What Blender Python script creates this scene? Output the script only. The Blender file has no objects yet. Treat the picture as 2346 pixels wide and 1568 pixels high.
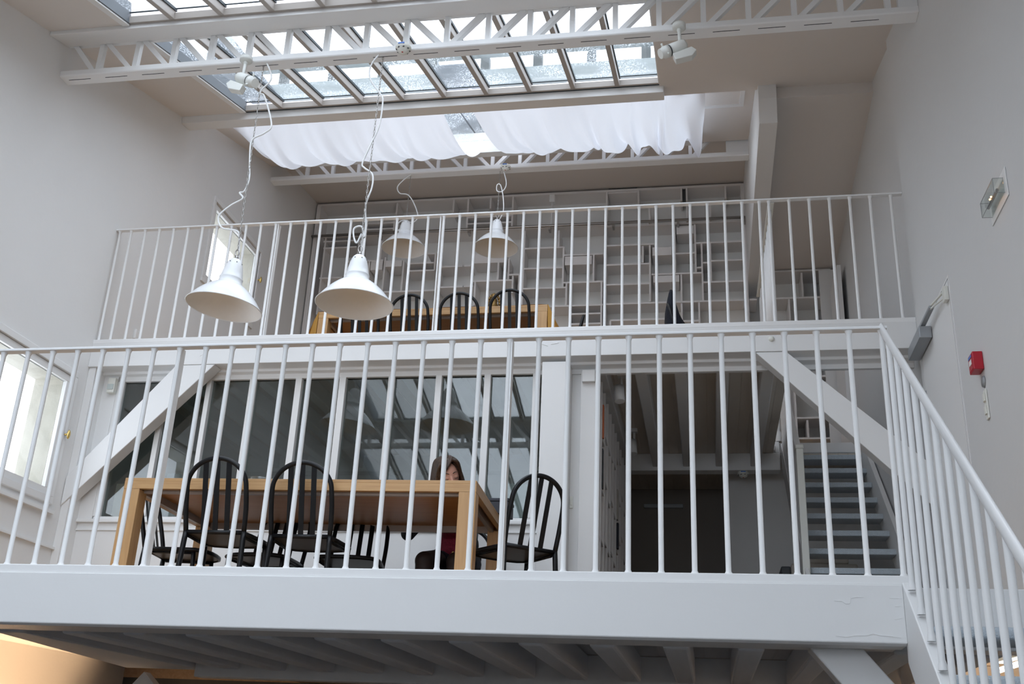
import bpy, bmesh, math, random
from mathutils import Vector, Matrix
random.seed(7)
C = bpy.context.scene.collection
PI = math.pi
# ---------------------------------------------------------------- camera (measured from vanishing points)
F = 2430.61
RM = ((0.9840668, 0.17247631, 0.04317928),
      (-0.02482486, 0.37376059, -0.92719294),
      (-0.17605753, 0.91134787, 0.37208708))       # rows: image right, image down, forward
H = 1.6                                            # eye height above the ground floor
Vc = Vector
def ray(u, v):
    q = (u - 1173, v - 784, F)
    d = [sum(RM[k][i] * q[k] for k in range(3)) for i in range(3)]
    return Vc((d[0] / d[1], 1.0, d[2] / d[1]))
def aY(u, v, Y): return ray(u, v) * Y              # point on the plane Y = const
def aX(u, v, X): d = ray(u, v); return d * (X / d.x)
def aZ(u, v, Z): d = ray(u, v); return d * (Z / d.z)

# ---------------------------------------------------------------- materials
def mat(name, col, rough=.5, metal=0, bump=0, bscale=40, var=0, vscale=3, spec=.5):
    m = bpy.data.materials.new(name); m.use_nodes = True
    nt = m.node_tree; b = nt.nodes['Principled BSDF']
    b.inputs['Base Color'].default_value = (*col, 1)
    b.inputs['Roughness'].default_value = rough
    b.inputs['Metallic'].default_value = metal
    b.inputs['Specular IOR Level'].default_value = spec
    tc = nt.nodes.new('ShaderNodeTexCoord')
    if bump:
        n = nt.nodes.new('ShaderNodeTexNoise'); n.inputs['Scale'].default_value = bscale; n.inputs['Detail'].default_value = 5
        nt.links.new(tc.outputs['Object'], n.inputs['Vector'])
        bp = nt.nodes.new('ShaderNodeBump'); bp.inputs['Strength'].default_value = bump; bp.inputs['Distance'].default_value = .01
        nt.links.new(n.outputs['Fac'], bp.inputs['Height']); nt.links.new(bp.outputs['Normal'], b.inputs['Normal'])
    if var:
        n = nt.nodes.new('ShaderNodeTexNoise'); n.inputs['Scale'].default_value = vscale; n.inputs['Detail'].default_value = 4
        nt.links.new(tc.outputs['Object'], n.inputs['Vector'])
        mx = nt.nodes.new('ShaderNodeMix'); mx.data_type = 'RGBA'
        mx.inputs['A'].default_value = (*[c * (1 - var) for c in col], 1); mx.inputs['B'].default_value = (*[min(1, c * (1 + var)) for c in col], 1)
        nt.links.new(n.outputs['Fac'], mx.inputs['Factor']); nt.links.new(mx.outputs['Result'], b.inputs['Base Color'])
    return m
def wood(name, c1, c2, axis='X', scale=5, rough=.45):
    m = bpy.data.materials.new(name); m.use_nodes = True
    nt = m.node_tree; b = nt.nodes['Principled BSDF']; b.inputs['Roughness'].default_value = rough
    tc = nt.nodes.new('ShaderNodeTexCoord'); mp = nt.nodes.new('ShaderNodeMapping')
    s = {'X': (1, 14, 14), 'Y': (14, 1, 14), 'Z': (14, 14, 1)}[axis]
    mp.inputs['Scale'].default_value = s
    nt.links.new(tc.outputs['Object'], mp.inputs['Vector'])
    n = nt.nodes.new('ShaderNodeTexNoise'); n.inputs['Scale'].default_value = scale; n.inputs['Detail'].default_value = 6; n.inputs['Distortion'].default_value = .6
    nt.links.new(mp.outputs['Vector'], n.inputs['Vector'])
    cr = nt.nodes.new('ShaderNodeValToRGB'); cr.color_ramp.elements[0].color = (*c1, 1); cr.color_ramp.elements[1].color = (*c2, 1)
    cr.color_ramp.elements[0].position = .3; cr.color_ramp.elements[1].position = .7
    nt.links.new(n.outputs['Fac'], cr.inputs['Fac']); nt.links.new(cr.outputs['Color'], b.inputs['Base Color'])
    return m
def glass(name, tint, ior=1.5, wet=0.0):
    m = bpy.data.materials.new(name); m.use_nodes = True
    nt = m.node_tree; nt.nodes.clear()
    out = nt.nodes.new('ShaderNodeOutputMaterial'); tr = nt.nodes.new('ShaderNodeBsdfTransparent'); tr.inputs['Color'].default_value = (*tint, 1)
    gl = nt.nodes.new('ShaderNodeBsdfGlossy'); gl.inputs['Roughness'].default_value = .02
    fr = nt.nodes.new('ShaderNodeFresnel'); fr.inputs['IOR'].default_value = ior
    mx = nt.nodes.new('ShaderNodeMixShader')
    ge = nt.nodes.new('ShaderNodeNewGeometry'); io = nt.nodes.new('ShaderNodeMix')      # same reflectance on both faces of the thin sheet
    io.inputs['A'].default_value = ior; io.inputs['B'].default_value = 1 / ior
    nt.links.new(ge.outputs['Backfacing'], io.inputs['Factor']); nt.links.new(io.outputs['Result'], fr.inputs['IOR'])
    nt.links.new(fr.outputs['Fac'], mx.inputs['Fac']); nt.links.new(gl.outputs['BSDF'], mx.inputs[2])
    if wet:
        tc = nt.nodes.new('ShaderNodeTexCoord')
        v = nt.nodes.new('ShaderNodeTexNoise'); v.inputs['Scale'].default_value = 85; v.inputs['Detail'].default_value = 3
        big = nt.nodes.new('ShaderNodeTexNoise'); big.inputs['Scale'].default_value = 2.2; big.inputs['Detail'].default_value = 3
        nt.links.new(tc.outputs['Object'], v.inputs['Vector']); nt.links.new(tc.outputs['Object'], big.inputs['Vector'])
        r1 = nt.nodes.new('ShaderNodeMapRange'); r1.inputs['From Min'].default_value = .52; r1.inputs['From Max'].default_value = .66
        nt.links.new(v.outputs['Fac'], r1.inputs['Value'])
        r2 = nt.nodes.new('ShaderNodeMapRange'); r2.inputs['From Min'].default_value = .42; r2.inputs['From Max'].default_value = .62; r2.inputs['To Max'].default_value = wet
        nt.links.new(big.outputs['Fac'], r2.inputs['Value'])
        mu = nt.nodes.new('ShaderNodeMath'); mu.operation = 'MULTIPLY'
        nt.links.new(r1.outputs['Result'], mu.inputs[0]); nt.links.new(r2.outputs['Result'], mu.inputs[1])
        tl = nt.nodes.new('ShaderNodeBsdfTranslucent'); tl.inputs['Color'].default_value = (.85, .9, .93, 1)
        m2 = nt.nodes.new('ShaderNodeMixShader')
        nt.links.new(mu.outputs[0], m2.inputs['Fac']); nt.links.new(tr.outputs['BSDF'], m2.inputs[1]); nt.links.new(tl.outputs['BSDF'], m2.inputs[2])
        nt.links.new(m2.outputs['Shader'], mx.inputs[1])
    else:
        nt.links.new(tr.outputs['BSDF'], mx.inputs[1])
    nt.links.new(mx.outputs['Shader'], out.inputs['Surface'])
    return m
def fabric(name, col, trans=.5):
    m = bpy.data.materials.new(name); m.use_nodes = True
    nt = m.node_tree; nt.nodes.clear()
    out = nt.nodes.new('ShaderNodeOutputMaterial'); d = nt.nodes.new('ShaderNodeBsdfDiffuse'); t = nt.nodes.new('ShaderNodeBsdfTranslucent')
    d.inputs['Color'].default_value = (*col, 1); t.inputs['Color'].default_value = (*col, 1)
    mx = nt.nodes.new('ShaderNodeMixShader'); mx.inputs['Fac'].default_value = trans
    nt.links.new(d.outputs['BSDF'], mx.inputs[1]); nt.links.new(t.outputs['BSDF'], mx.inputs[2]); nt.links.new(mx.outputs['Shader'], out.inputs['Surface'])
    return m
def emit(name, col, s):
    m = bpy.data.materials.new(name); m.use_nodes = True
    nt = m.node_tree; nt.nodes.clear()
    out = nt.nodes.new('ShaderNodeOutputMaterial'); e = nt.nodes.new('ShaderNodeEmission'); e.inputs['Color'].default_value = (*col, 1); e.inputs['Strength'].default_value = s
    nt.links.new(e.outputs['Emission'], out.inputs['Surface'])
    return m
def boards(name, col, axis='Y', w=.1):
    """white painted planks: a fine groove every w metres"""
    m = mat(name, col, .6); nt = m.node_tree; b = nt.nodes['Principled BSDF']
    tc = nt.nodes.new('ShaderNodeTexCoord'); wv = nt.nodes.new('ShaderNodeTexWave'); wv.bands_direction = axis; wv.wave_profile = 'SAW'
    wv.inputs['Scale'].default_value = 2 * PI / 20 / w; wv.inputs['Distortion'].default_value = 0
    nt.links.new(tc.outputs['Object'], wv.inputs['Vector'])
    cr = nt.nodes.new('ShaderNodeValToRGB'); cr.color_ramp.elements[0].color = (0, 0, 0, 1); cr.color_ramp.elements[1].position = .08
    nt.links.new(wv.outputs['Fac'], cr.inputs['Fac'])
    bp = nt.nodes.new('ShaderNodeBump'); bp.inputs['Strength'].default_value = .6; bp.inputs['Distance'].default_value = .006
    nt.links.new(cr.outputs['Color'], bp.inputs['Height']); nt.links.new(bp.outputs['Normal'], b.inputs['Normal'])
    return m

M = dict(
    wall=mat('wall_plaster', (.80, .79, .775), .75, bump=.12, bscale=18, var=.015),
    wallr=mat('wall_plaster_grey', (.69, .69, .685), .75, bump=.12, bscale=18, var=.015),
    ceil=mat('ceiling_plaster', (.76, .71, .665), .8, bump=.10, bscale=18, var=.012),
    paint=mat('white_paint', (.83, .825, .815), .5, bump=.05, bscale=25),
    beam=mat('beam_paint', (.82, .82, .815), .5, bump=.16, bscale=9, var=.01),
    steel=mat('white_enamelled_steel', (.88, .88, .875), .38),
    shelf=mat('shelf_paint', (.80, .77, .75), .55),
    shelfback=mat('shelf_back_paint', (.80, .785, .75), .6),
    planks=boards('white_planks', (.78, .72, .645), 'X', .09),
    alu=mat('glazing_bar_metal', (.43, .39, .355), .45),
    gasket=mat('dark_gasket', (.02, .03, .035), .5),
    slate=mat('slate_flashing', (.16, .175, .19), .6, var=.2),
    glass=glass('window_glass', (.96, .98, .97)),
    sglass=glass('wet_roof_glass', (.94, .97, .97), 1.45, .55),
    iglass=glass('interior_glass', (.74, .78, .77), 1.85),
    clear=glass('clear_glass', (.90, .93, .92), 1.75),
    curtain=fabric('white_voile', (.80, .80, .825), .33),
    black=mat('black_lacquered_metal', (.006, .0065, .008), .36, spec=.32),
    deckgrey=boards('grey_deck_boards', (.62, .62, .63), 'X', .12),
    joist=mat('grey_joist_paint', (.70, .73, .77), .65, bump=.2, bscale=9),
    absorber=mat('dark_bounce_absorber', (.06, .045, .035), .6),  # dark colour for the added boards that soak up bounced light
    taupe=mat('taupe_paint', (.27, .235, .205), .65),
    frame=mat('satin_grey_frame', (.40, .34, .30), .4, .2),
    seatply=mat('dark_seat_underside', (.05, .042, .04), .4),
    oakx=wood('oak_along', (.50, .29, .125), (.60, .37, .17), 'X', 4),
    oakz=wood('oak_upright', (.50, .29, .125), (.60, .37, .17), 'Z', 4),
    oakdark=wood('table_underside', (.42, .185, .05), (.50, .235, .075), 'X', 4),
    brown=mat('ochre_cloth', (.52, .28, .06), .8, var=.12),
    carpet=mat('blue_grey_carpet', (.64, .71, .77), .9, bump=.8, bscale=220, var=.12, vscale=60),
    groundw=wood('dark_ground_floor', (.12, .11, .105), (.16, .148, .14), 'Y', 3, .5),
    boardsA=wood('warm_oak_boards', (.46, .29, .16), (.56, .37, .21), 'Y', 3, .45),
    floorw=wood('pale_floor_boards', (.40, .28, .185), (.50, .36, .25), 'Y', 3, .5),
    enamel=mat('lamp_enamel', (.86, .87, .88), .22),
    enamelin=mat('lamp_enamel_inside', (.78, .76, .73), .5, var=.03, vscale=30),
    chrome=mat('bare_steel', (.45, .43, .41), .3, 1),
    brass=mat('brass', (.75, .55, .2), .3, 1),
    cream=mat('cream_plastic', (.80, .80, .74), .4),
    spot=mat('spot_enamel', (.80, .81, .77), .4),
    greym=mat('grey_metal', (.36, .38, .40), .4, .3),
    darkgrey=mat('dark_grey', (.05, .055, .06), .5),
    red=mat('alarm_red', (.48, .012, .03), .35),
    blue=mat('label_blue', (.10, .22, .62), .5),
    whitep=mat('plain_white', (.85, .85, .84), .5),
    redlabel=mat('label_red', (.5, .08, .07), .5),
    stone=mat('rough_stone', (.50, .475, .41), .9, bump=.9, bscale=14, var=.16, vscale=5),
    skin=mat('skin', (.58, .30, .22), .5, var=.05, vscale=14),
    hair=wood('brown_hair', (.016, .008, .004), (.075, .038, .020), 'Z', 9, .5),
    redtop=mat('dark_red_lace', (.20, .004, .025), .8, bump=1.0, bscale=70, var=.4, vscale=60),
    blackc=mat('black_knit', (.008, .009, .012), .85, bump=.3, bscale=120),
    navy=mat('navy_cloth', (.006, .008, .016), .9, bump=.4, bscale=60),
    tights=mat('brown_black_tights', (.022, .012, .010), .6),
    lip=mat('lip', (.42, .13, .12), .5),
    navybox=mat('dark_navy_card', (.016, .018, .03), .55),
    bronze=mat('aged_bronze', (.20, .12, .04), .35, .8, bump=.6, bscale=60),
    orange=mat('orange_paper', (.62, .17, .07), .6),
    paleblue=mat('pale_blue_paint', (.40, .62, .70), .6),
    greydev=mat('grey_plastic', (.55, .60, .58), .5),
    beige=mat('beige_plastic', (.55, .50, .44), .5),
    exterior=mat('weathered_grey', (.14, .15, .148), .8, var=.15, vscale=4),
    extpale=mat('pale_render', (.235, .26, .258), .8, var=.06),
    filament=emit('amber_filament', (1, .42, .08), 9),
    tube=emit('fluorescent_tube', (1, .83, .62), 6),
)

# ---------------------------------------------------------------- mesh builder
class MB:
    def __init__(s): s.v = []; s.f = []; s.sm = []
    def add(s, vs, fs, smooth=False):
        n = len(s.v); s.v += [Vc(p) for p in vs]; s.f += [tuple(i + n for i in f) for f in fs]; s.sm += [smooth] * len(fs); return s
    def box(s, x0, x1, y0, y1, z0, z1):
        if x0 > x1: x0, x1 = x1, x0
        if y0 > y1: y0, y1 = y1, y0
        if z0 > z1: z0, z1 = z1, z0
        return s.add([(x, y, z) for x in (x0, x1) for y in (y0, y1) for z in (z0, z1)],
                     [(0, 1, 3, 2), (4, 6, 7, 5), (0, 4, 5, 1), (2, 3, 7, 6), (0, 2, 6, 4), (1, 5, 7, 3)])
    def bar(s, p, q, w, h, up=(0, 0, 1), w2=None, h2=None):
        p, q = Vc(p), Vc(q); d = (q - p).normalized(); up = Vc(up)
        sd = d.cross(up).normalized(); u = sd.cross(d).normalized()
        vs = []
        for c, ww, hh in ((p, w, h), (q, w2 or w, h2 or h)):
            for a, b in ((-1, -1), (1, -1), (1, 1), (-1, 1)): vs.append(c + sd * (a * ww / 2) + u * (b * hh / 2))
        return s.add(vs, [(0, 3, 2, 1), (4, 5, 6, 7)] + [(i, (i + 1) % 4, 4 + (i + 1) % 4, 4 + i) for i in range(4)])
    def tube(s, pts, r, seg=10, closed=False, rs=None, flat=1.0, caps=True):
        pts = [Vc(p) for p in pts]; n = len(pts); N = None; vs = []
        for i, p in enumerate(pts):
            if closed: t = (pts[(i + 1) % n] - pts[i - 1]).normalized()
            else: t = (pts[min(i + 1, n - 1)] - pts[max(i - 1, 0)]).normalized()
            if N is None:
                a = Vc((0, 0, 1)) if abs(t.z) < .9 else Vc((1, 0, 0)); N = (a - t * a.dot(t)).normalized()
            else: N = (N - t * N.dot(t)).normalized()
            B = t.cross(N); rr = rs[i] if rs else r
            for k in range(seg):
                a = 2 * PI * k / seg; vs.append(p + N * (math.cos(a) * rr) + B * (math.sin(a) * rr * flat))
        fs = []
        for i in range(n if closed else n - 1):
            j = (i + 1) % n
            for k in range(seg):
                k2 = (k + 1) % seg; fs.append((i * seg + k, i * seg + k2, j * seg + k2, j * seg + k))
        s.add(vs, fs, True)
        if not closed and caps:
            m = len(s.v) - n * seg
            s.f.append(tuple(m + k for k in reversed(range(seg)))); s.f.append(tuple(m + (n - 1) * seg + k for k in range(seg))); s.sm += [False, False]
        return s
    def lathe(s, prof, o=(0, 0, 0), seg=40, mtx=None):
        o = Vc(o); vs = []; n = len(prof)
        for r, z in prof:
            for k in range(seg):
                a = 2 * PI * k / seg; p = Vc((r * math.cos(a), r * math.sin(a), z)); vs.append((mtx @ p if mtx else p) + o)
        fs = [(i * seg + k, i * seg + (k + 1) % seg, (i + 1) * seg + (k + 1) % seg, (i + 1) * seg + k) for i in range(n - 1) for k in range(seg)]
        return s.add(vs, fs, True)
    def prism(s, poly, ext):
        n = len(poly); e = Vc(ext); a = [Vc(p) for p in poly]
        return s.add(a + [p + e for p in a], [tuple(range(n)), tuple(range(2 * n - 1, n - 1, -1))] + [(i, i + n, (i + 1) % n + n, (i + 1) % n) for i in range(n)])
    def ell(s, c, r, seg=20, rings=12, mtx=None):
        c = Vc(c); vs = []; fs = []
        for i in range(rings + 1):
            th = PI * i / rings
            for k in range(seg):
                a = 2 * PI * k / seg; p = Vc((r[0] * math.sin(th) * math.cos(a), r[1] * math.sin(th) * math.sin(a), r[2] * math.cos(th)))
                vs.append((mtx @ p if mtx else p) + c)
        for i in range(rings):
            for k in range(seg): fs.append((i * seg + k, (i + 1) * seg + k, (i + 1) * seg + (k + 1) % seg, i * seg + (k + 1) % seg))
        return s.add(vs, fs, True)
    def build(s, name, m, parent=None, bevel=0, subsurf=0, remesh=0, solid=0):
        o0 = Vc((0, 0, 0))
        if parent is None:
            xs = [p.x for p in s.v]; ys = [p.y for p in s.v]; zs = [p.z for p in s.v]
            o0 = Vc(((min(xs) + max(xs)) / 2, (min(ys) + max(ys)) / 2, min(zs)))
        else:
            q = parent
            while q: o0 = o0 + q.location; q = q.parent
        me = bpy.data.meshes.new(name); me.from_pydata([p - o0 for p in s.v], [], s.f)
        me.polygons.foreach_set('use_smooth', s.sm)
        bm = bmesh.new(); bm.from_mesh(me); bmesh.ops.remove_doubles(bm, verts=bm.verts, dist=1e-5); bmesh.ops.recalc_face_normals(bm, faces=bm.faces); bm.to_mesh(me); bm.free()
        o = bpy.data.objects.new(name, me); C.objects.link(o); me.materials.append(m)
        if parent is None: o.location = o0
        else: o.parent = parent
        if bevel:
            b = o.modifiers.new('bevel', 'BEVEL'); b.width = bevel; b.segments = 2; b.limit_method = 'ANGLE'; b.angle_limit = .6
        if remesh:
            r = o.modifiers.new('remesh', 'REMESH'); r.mode = 'VOXEL'; r.voxel_size = remesh; r.use_smooth_shade = True
            sm = o.modifiers.new('smooth', 'SMOOTH'); sm.iterations = 4; sm.factor = .5
        if solid:
            b = o.modifiers.new('solid', 'SOLIDIFY'); b.thickness = solid; b.offset = 0
        if subsurf:
            b = o.modifiers.new('sub', 'SUBSURF'); b.levels = subsurf; b.render_levels = subsurf
        return o
def thing(name, label, cat, loc=(0, 0, 0), group=None, kind=None):
    o = bpy.data.objects.new(name, None); C.objects.link(o); o.location = loc; o.empty_display_size = .1
    return tag(o, label, cat, group, kind)
def tag(o, label, cat, group=None, kind=None):
    o['label'] = label; o['category'] = cat
    if group: o['group'] = group
    if kind: o['kind'] = kind
    return o
def struct(o, label=None, cat=None):
    o['kind'] = 'structure'
    if label: o['label'] = label; o['category'] = cat
    return o
def copy_tree(o, parent=None):
    c = o.copy(); C.objects.link(c)
    if parent: c.parent = parent
    for ch in list(o.children): copy_tree(ch, c)
    return c
def B(*a): return MB().box(*a)
def spline(pts, n=8):
    P = [Vc(p) for p in pts]; P = [P[0] * 2 - P[1]] + P + [P[-1] * 2 - P[-2]]; out = []
    for i in range(1, len(P) - 2):
        for k in range(n):
            t = k / n; a, b, c, d = P[i - 1:i + 3]
            out.append(.5 * ((2 * b) + (c - a) * t + (2 * a - 5 * b + 4 * c - d) * t * t + (3 * b - a - 3 * c + d) * t ** 3))
    return out + [P[-2]]

# ---------------------------------------------------------------- levels and planes (metres, eye at the origin)
XL, XR = -4.732, 1.452            # side walls
Y0, YB = 4.054, 7.065             # front faces of the two mezzanine beams
FA, FB = .675, 2.965              # mezzanine floors
ZG = -H                           # ground floor
YW = -3.4                         # wall behind the camera
SA, SB = 3.31, .285               # roof slope z = SA + SB * Y
def S(Y, d=0): return SA + SB * Y + d
NS = Vc((0, -SB, 1)).normalized()
def sk(x, y, d=0): return Vc((x, y, S(y))) + NS * d

# ================================================================ SETTING
struct(B(XL - .4, XR + .4, YW - .3, 11.9, ZG - .2, ZG).build('floor', M['groundw']))
# left wall with two window openings
W1 = (5.30, 6.905, 1.695, 2.625); W2 = (8.60, 9.735, 4.265, 5.10)
TX = XL - .28
m = MB()
m.box(TX, XL, YW - .3, W1[0], ZG, 6.9); m.box(TX, XL, W1[0], W1[1], ZG, W1[2]); m.box(TX, XL, W1[0], W1[1], W1[3], 6.9)
m.box(TX, XL, W1[1], W2[0], ZG, 6.9); m.box(TX, XL, W2[0], W2[1], ZG, W2[2]); m.box(TX, XL, W2[0], W2[1], W2[3], 6.9); m.box(TX, XL, W2[1], 11.9, ZG, 6.9)
struct(m.build('wall_left', M['wall']))
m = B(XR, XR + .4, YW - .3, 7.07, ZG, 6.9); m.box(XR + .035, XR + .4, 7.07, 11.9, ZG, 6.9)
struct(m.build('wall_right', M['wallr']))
m = MB(); XW0, XW1 = -4.6, 1.3
m.box(TX, XW0, YW - .3, YW, ZG, 3); m.box(XW1, XR + .4, YW - .3, YW, ZG, 3); m.box(XW0, XW1, YW - .3, YW, ZG, .32); m.box(XW0, XW1, YW - .3, YW, 2.22, 3)
struct(m.build('wall_front', M['wall']))
struct(B(TX, XR + .4, 11.5, 11.9, ZG, 6.9).build('wall_back', M['wall']))
# roof: solid strips left and right of the glazing, then the flat part at the back
SL, SR = -4.085, -.30
def slope_box(x0, x1, y0, y1, t=.12, d=0):
    return MB().prism([sk(x0, y0, d), sk(x1, y0, d), sk(x1, y1, d), sk(x0, y1, d)], NS * t)
struct(slope_box(TX, SL, 1.95, 7.9).build('ceiling', M['ceil']))
struct(slope_box(SR, XR + .4, 1.95, 7.9).build('ceiling', M['ceil']))
struct(slope_box(TX, -4.50, YW - .3, 1.95).build('ceiling', M['ceil']))
struct(slope_box(-.28, XR + .4, YW - .3, 1.95).build('ceiling', M['ceil']))
struct(slope_box(-4.50, -.28, YW - .3, -3.1).build('ceiling', M['ceil']))
struct(MB().prism([Vc((SR - .005, 6.6, S(6.6) - .012)), Vc((XR + .06, 6.6, S(6.6) - .012)), Vc((XR + .06, 7.97, S(7.97) - .012)), Vc((SR - .005, 7.97, S(7.97) - .012))], (0, 0, .03)).build('ceiling', M['ceil']))
m = MB().prism([Vc((TX, 9.72, 6.33)), Vc((.60, 9.72, 6.33)), Vc((.60, 11.6, 6.56)), Vc((TX, 11.6, 6.56))], (0, 0, .1))
struct(m.build('ceiling', M['ceil']))
m = MB().prism([Vc((.60, 7.95, 5.455)), Vc((XR + .4, 7.95, 5.455)), Vc((XR + .4, 11.6, 5.32)), Vc((.60, 11.6, 5.32))], (0, 0, .2))
struct(m.build('ceiling', M['ceil']))
# hanging bulkhead between the library ceiling and the corridor ceiling
m = MB().prism([Vc((.53, 7.86, 5.70)), Vc((.53, 7.86, 5.40)), Vc((.53, 7.92, 5.19)), Vc((.53, 11.5, 5.19)), Vc((.53, 11.5, 6.7)), Vc((.53, 9.7, 6.7)), Vc((.53, 9.4, 6.15))], (.15, 0, 0))
struct(m.build('wall_bulkhead', M['wall']))
# curtained bay: side strips of the roof above the fabric
struct(slope_box(TX, -4.32, 7.9, 9.75, .12, .10).build('ceiling', M['ceil']))
struct(slope_box(.02, .62, 7.9, 9.75, .12, .10).build('ceiling', M['ceil']))
m = MB().prism([sk(.0, 8.62, .085), sk(.44, 8.62, .085), sk(.44, 8.66, .085), sk(.0, 8.66, .085)], NS * .02)
m.prism([sk(.40, 7.9, .085), sk(.44, 7.9, .085), sk(.44, 8.62, .085), sk(.40, 8.62, .085)], NS * .02)
struct(m.build('trim_10', M['paint']))
# purlins / ridge beam
def purlin(y0, y1, zb, h, name, x0=XL, x1=XR):
    return struct(MB().prism([Vc((x0, y0, S(y0) - zb)), Vc((x0, y1, S(y1) - zb)), Vc((x0, y1, S(y1) + h)), Vc((x0, y0, S(y0) + h))], (x1 - x0, 0, 0)).build(name, M['paint'], bevel=.006))
purlin(5.76, 5.99, .035, .10, 'trim_1')
purlin(1.96, 2.22, .035, .10, 'trim_2')
struct(MB().prism([Vc((XL, 7.72, 5.505)), Vc((XL, 7.735, 5.445)), Vc((XL, 7.90, 5.475)), Vc((XL, 7.90, 5.62)), Vc((XL, 7.72, 5.60))], (SR - XL + .03, 0, 0)).build('trim_3', M['paint'], bevel=.004))
struct(B(XL, .53, 9.62, 9.78, 6.30, 6.40).build('trim_4', M['paint'], bevel=.005))
# window trims on the left wall
def casement(n, W, fr, oy, oz, lab, hy, hz):
    root = bpy.data.objects.new('window_%d' % n, None); C.objects.link(root); root.location = (XL, (W[0] + W[1]) / 2, W[2]); struct(root, lab, 'window')
    m = MB(); x0, x1 = XL - .05, XL + .018
    m.box(x0, x1, W[0] - oy, W[1] + oy, W[3], W[3] + oz); m.box(x0, x1, W[0] - oy, W[1] + oy, W[2] - oz, W[2]); m.box(x0, x1, W[0] - oy, W[0], W[2], W[3]); m.box(x0, x1, W[1], W[1] + oy, W[2], W[3])
    m.build('window_frame', M['paint'], root, bevel=.005)
    m = MB(); a, b = XL - .035, XL - .002; y0, y1, z0, z1 = W[0] + .004, W[1] - .004, W[2] + .004, W[3] - .004
    m.box(a, b, y0, y1, z1 - fr, z1); m.box(a, b, y0, y1, z0, z0 + fr); m.box(a, b, y0, y0 + fr, z0 + fr, z1 - fr); m.box(a, b, y1 - fr, y1, z0 + fr, z1 - fr)
    m.build('casement', M['paint'], root, bevel=.004)
    B(XL - .022, XL - .016, y0 + fr, y1 - fr, z0 + fr, z1 - fr).build('pane', M['glass'], root)
    h = MB().tube([(XL - .002, hy, hz), (XL + .045, hy, hz)], .008, 10); h.ell((XL + .05, hy, hz), (.012, .016, .036), 14, 8)
    h.build('handle', M['brass'], root)
    m = MB(); e = .004
    m.box(TX - .01, XL - .052, W[1] - e - .03, W[1] + .001, W[2], W[3]); m.box(TX - .01, XL - .052, W[0], W[1], W[3] - .03, W[3] + .001); m.box(TX - .01, XL - .052, W[0], W[0] + .03, W[2], W[3])
    m.box(TX - .01, XL - .052, W[0], W[1], W[2] - .001, W[2] + .02)
    m.build('stone_reveal', M['stone'], root)
casement(1, W1, .052, .048, .052, 'white framed window with brass handle and stone reveal beside the lower table', 6.925, 2.17)
casement(2, W2, .055, .045, .05, 'small white framed window on the left wall behind the hanging lamp', 9.745, 4.78)
struct(B(XL, XL + .02, 4.4, 7.2, 1.338, 1.356).build('trim_5', M['paint']))
struct(B(XL, XL + .03, 5.2, 6.98, 1.575, 1.60).build('trim_6', M['paint']))
wf = bpy.data.objects.new('window_3', None); C.objects.link(wf); wf.location = (-1.9, YW, .45); struct(wf, 'wide unseen window added behind the viewer as front fill light', 'window')  # unseen opening added to throw daylight on the beam fronts
m = B(XW0, XW1, YW - .1, YW - .02, .32, .39); m.box(XW0, XW1, YW - .1, YW - .02, 2.15, 2.22)
for k in range(6): m.box(XW0 + k * (XW1 - XW0 - .06) / 5, XW0 + k * (XW1 - XW0 - .06) / 5 + .06, YW - .1, YW - .02, .39, 2.15)
m.build('window_frame', M['paint'], wf)
B(XW0, XW1, YW - .065, YW - .06, .35, 2.19).build('pane', M['glass'], wf)
# door in the right wall
root = bpy.data.objects.new('door_1', None); C.objects.link(root); root.location = (XR, 6.5, FA); struct(root, 'white flush door with grey closer arm in the right wall', 'door')
m = MB(); a, b = XR - .003, XR + .004
m.box(a, b, 6.04, 6.058, FA, 2.815); m.box(a, b, 6.985, 7.0, FA, 2.815); m.box(a, b, 6.04, 7.0, 2.815, 2.83)
m.build('door_frame', M['paint'], root)
m = B(XR - .001, XR + .004, 6.058, 6.066, FA + .01, 2.806); m.box(XR - .001, XR + .004, 6.976, 6.985, FA + .01, 2.806); m.box(XR - .001, XR + .004, 6.058, 6.985, 2.806, 2.815)
m.build('gap', M['greym'], root)
B(XR - .004, XR + .004, 6.066, 6.976, FA + .01, 2.806).build('door_leaf', M['paint'], root)
for z in (2.33, 1.1): B(XR - .016, XR - .004, 6.955, 6.985, z, z + .09).build('hinge', M['greym'], root)
c = thing('door_closer', 'grey metal door closer at the head of the white door', 'door closer', (XR - .03, 6.75, 2.70))
B(XR - .085, XR - .008, 6.60, 7.02, 2.655, 2.735).build('closer_body', M['greym'], c, bevel=.005)
MB().bar((XR - .06, 6.86, 2.745), (XR - .045, 6.36, 2.762), .03, .02).build('closer_arm', M['greym'], c, bevel=.003)
MB().bar((XR - .05, 6.40, 2.775), (XR - .02, 6.10, 2.75), .012, .010).bar((XR - .05, 6.38, 2.755), (XR - .02, 6.10, 2.71), .008, .008).build('arm_rod', M['cream'], c)
B(XR - .03, XR - .005, 6.07, 6.13, 2.68, 2.77).build('arm_bracket', M['cream'], c, bevel=.003)

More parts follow.
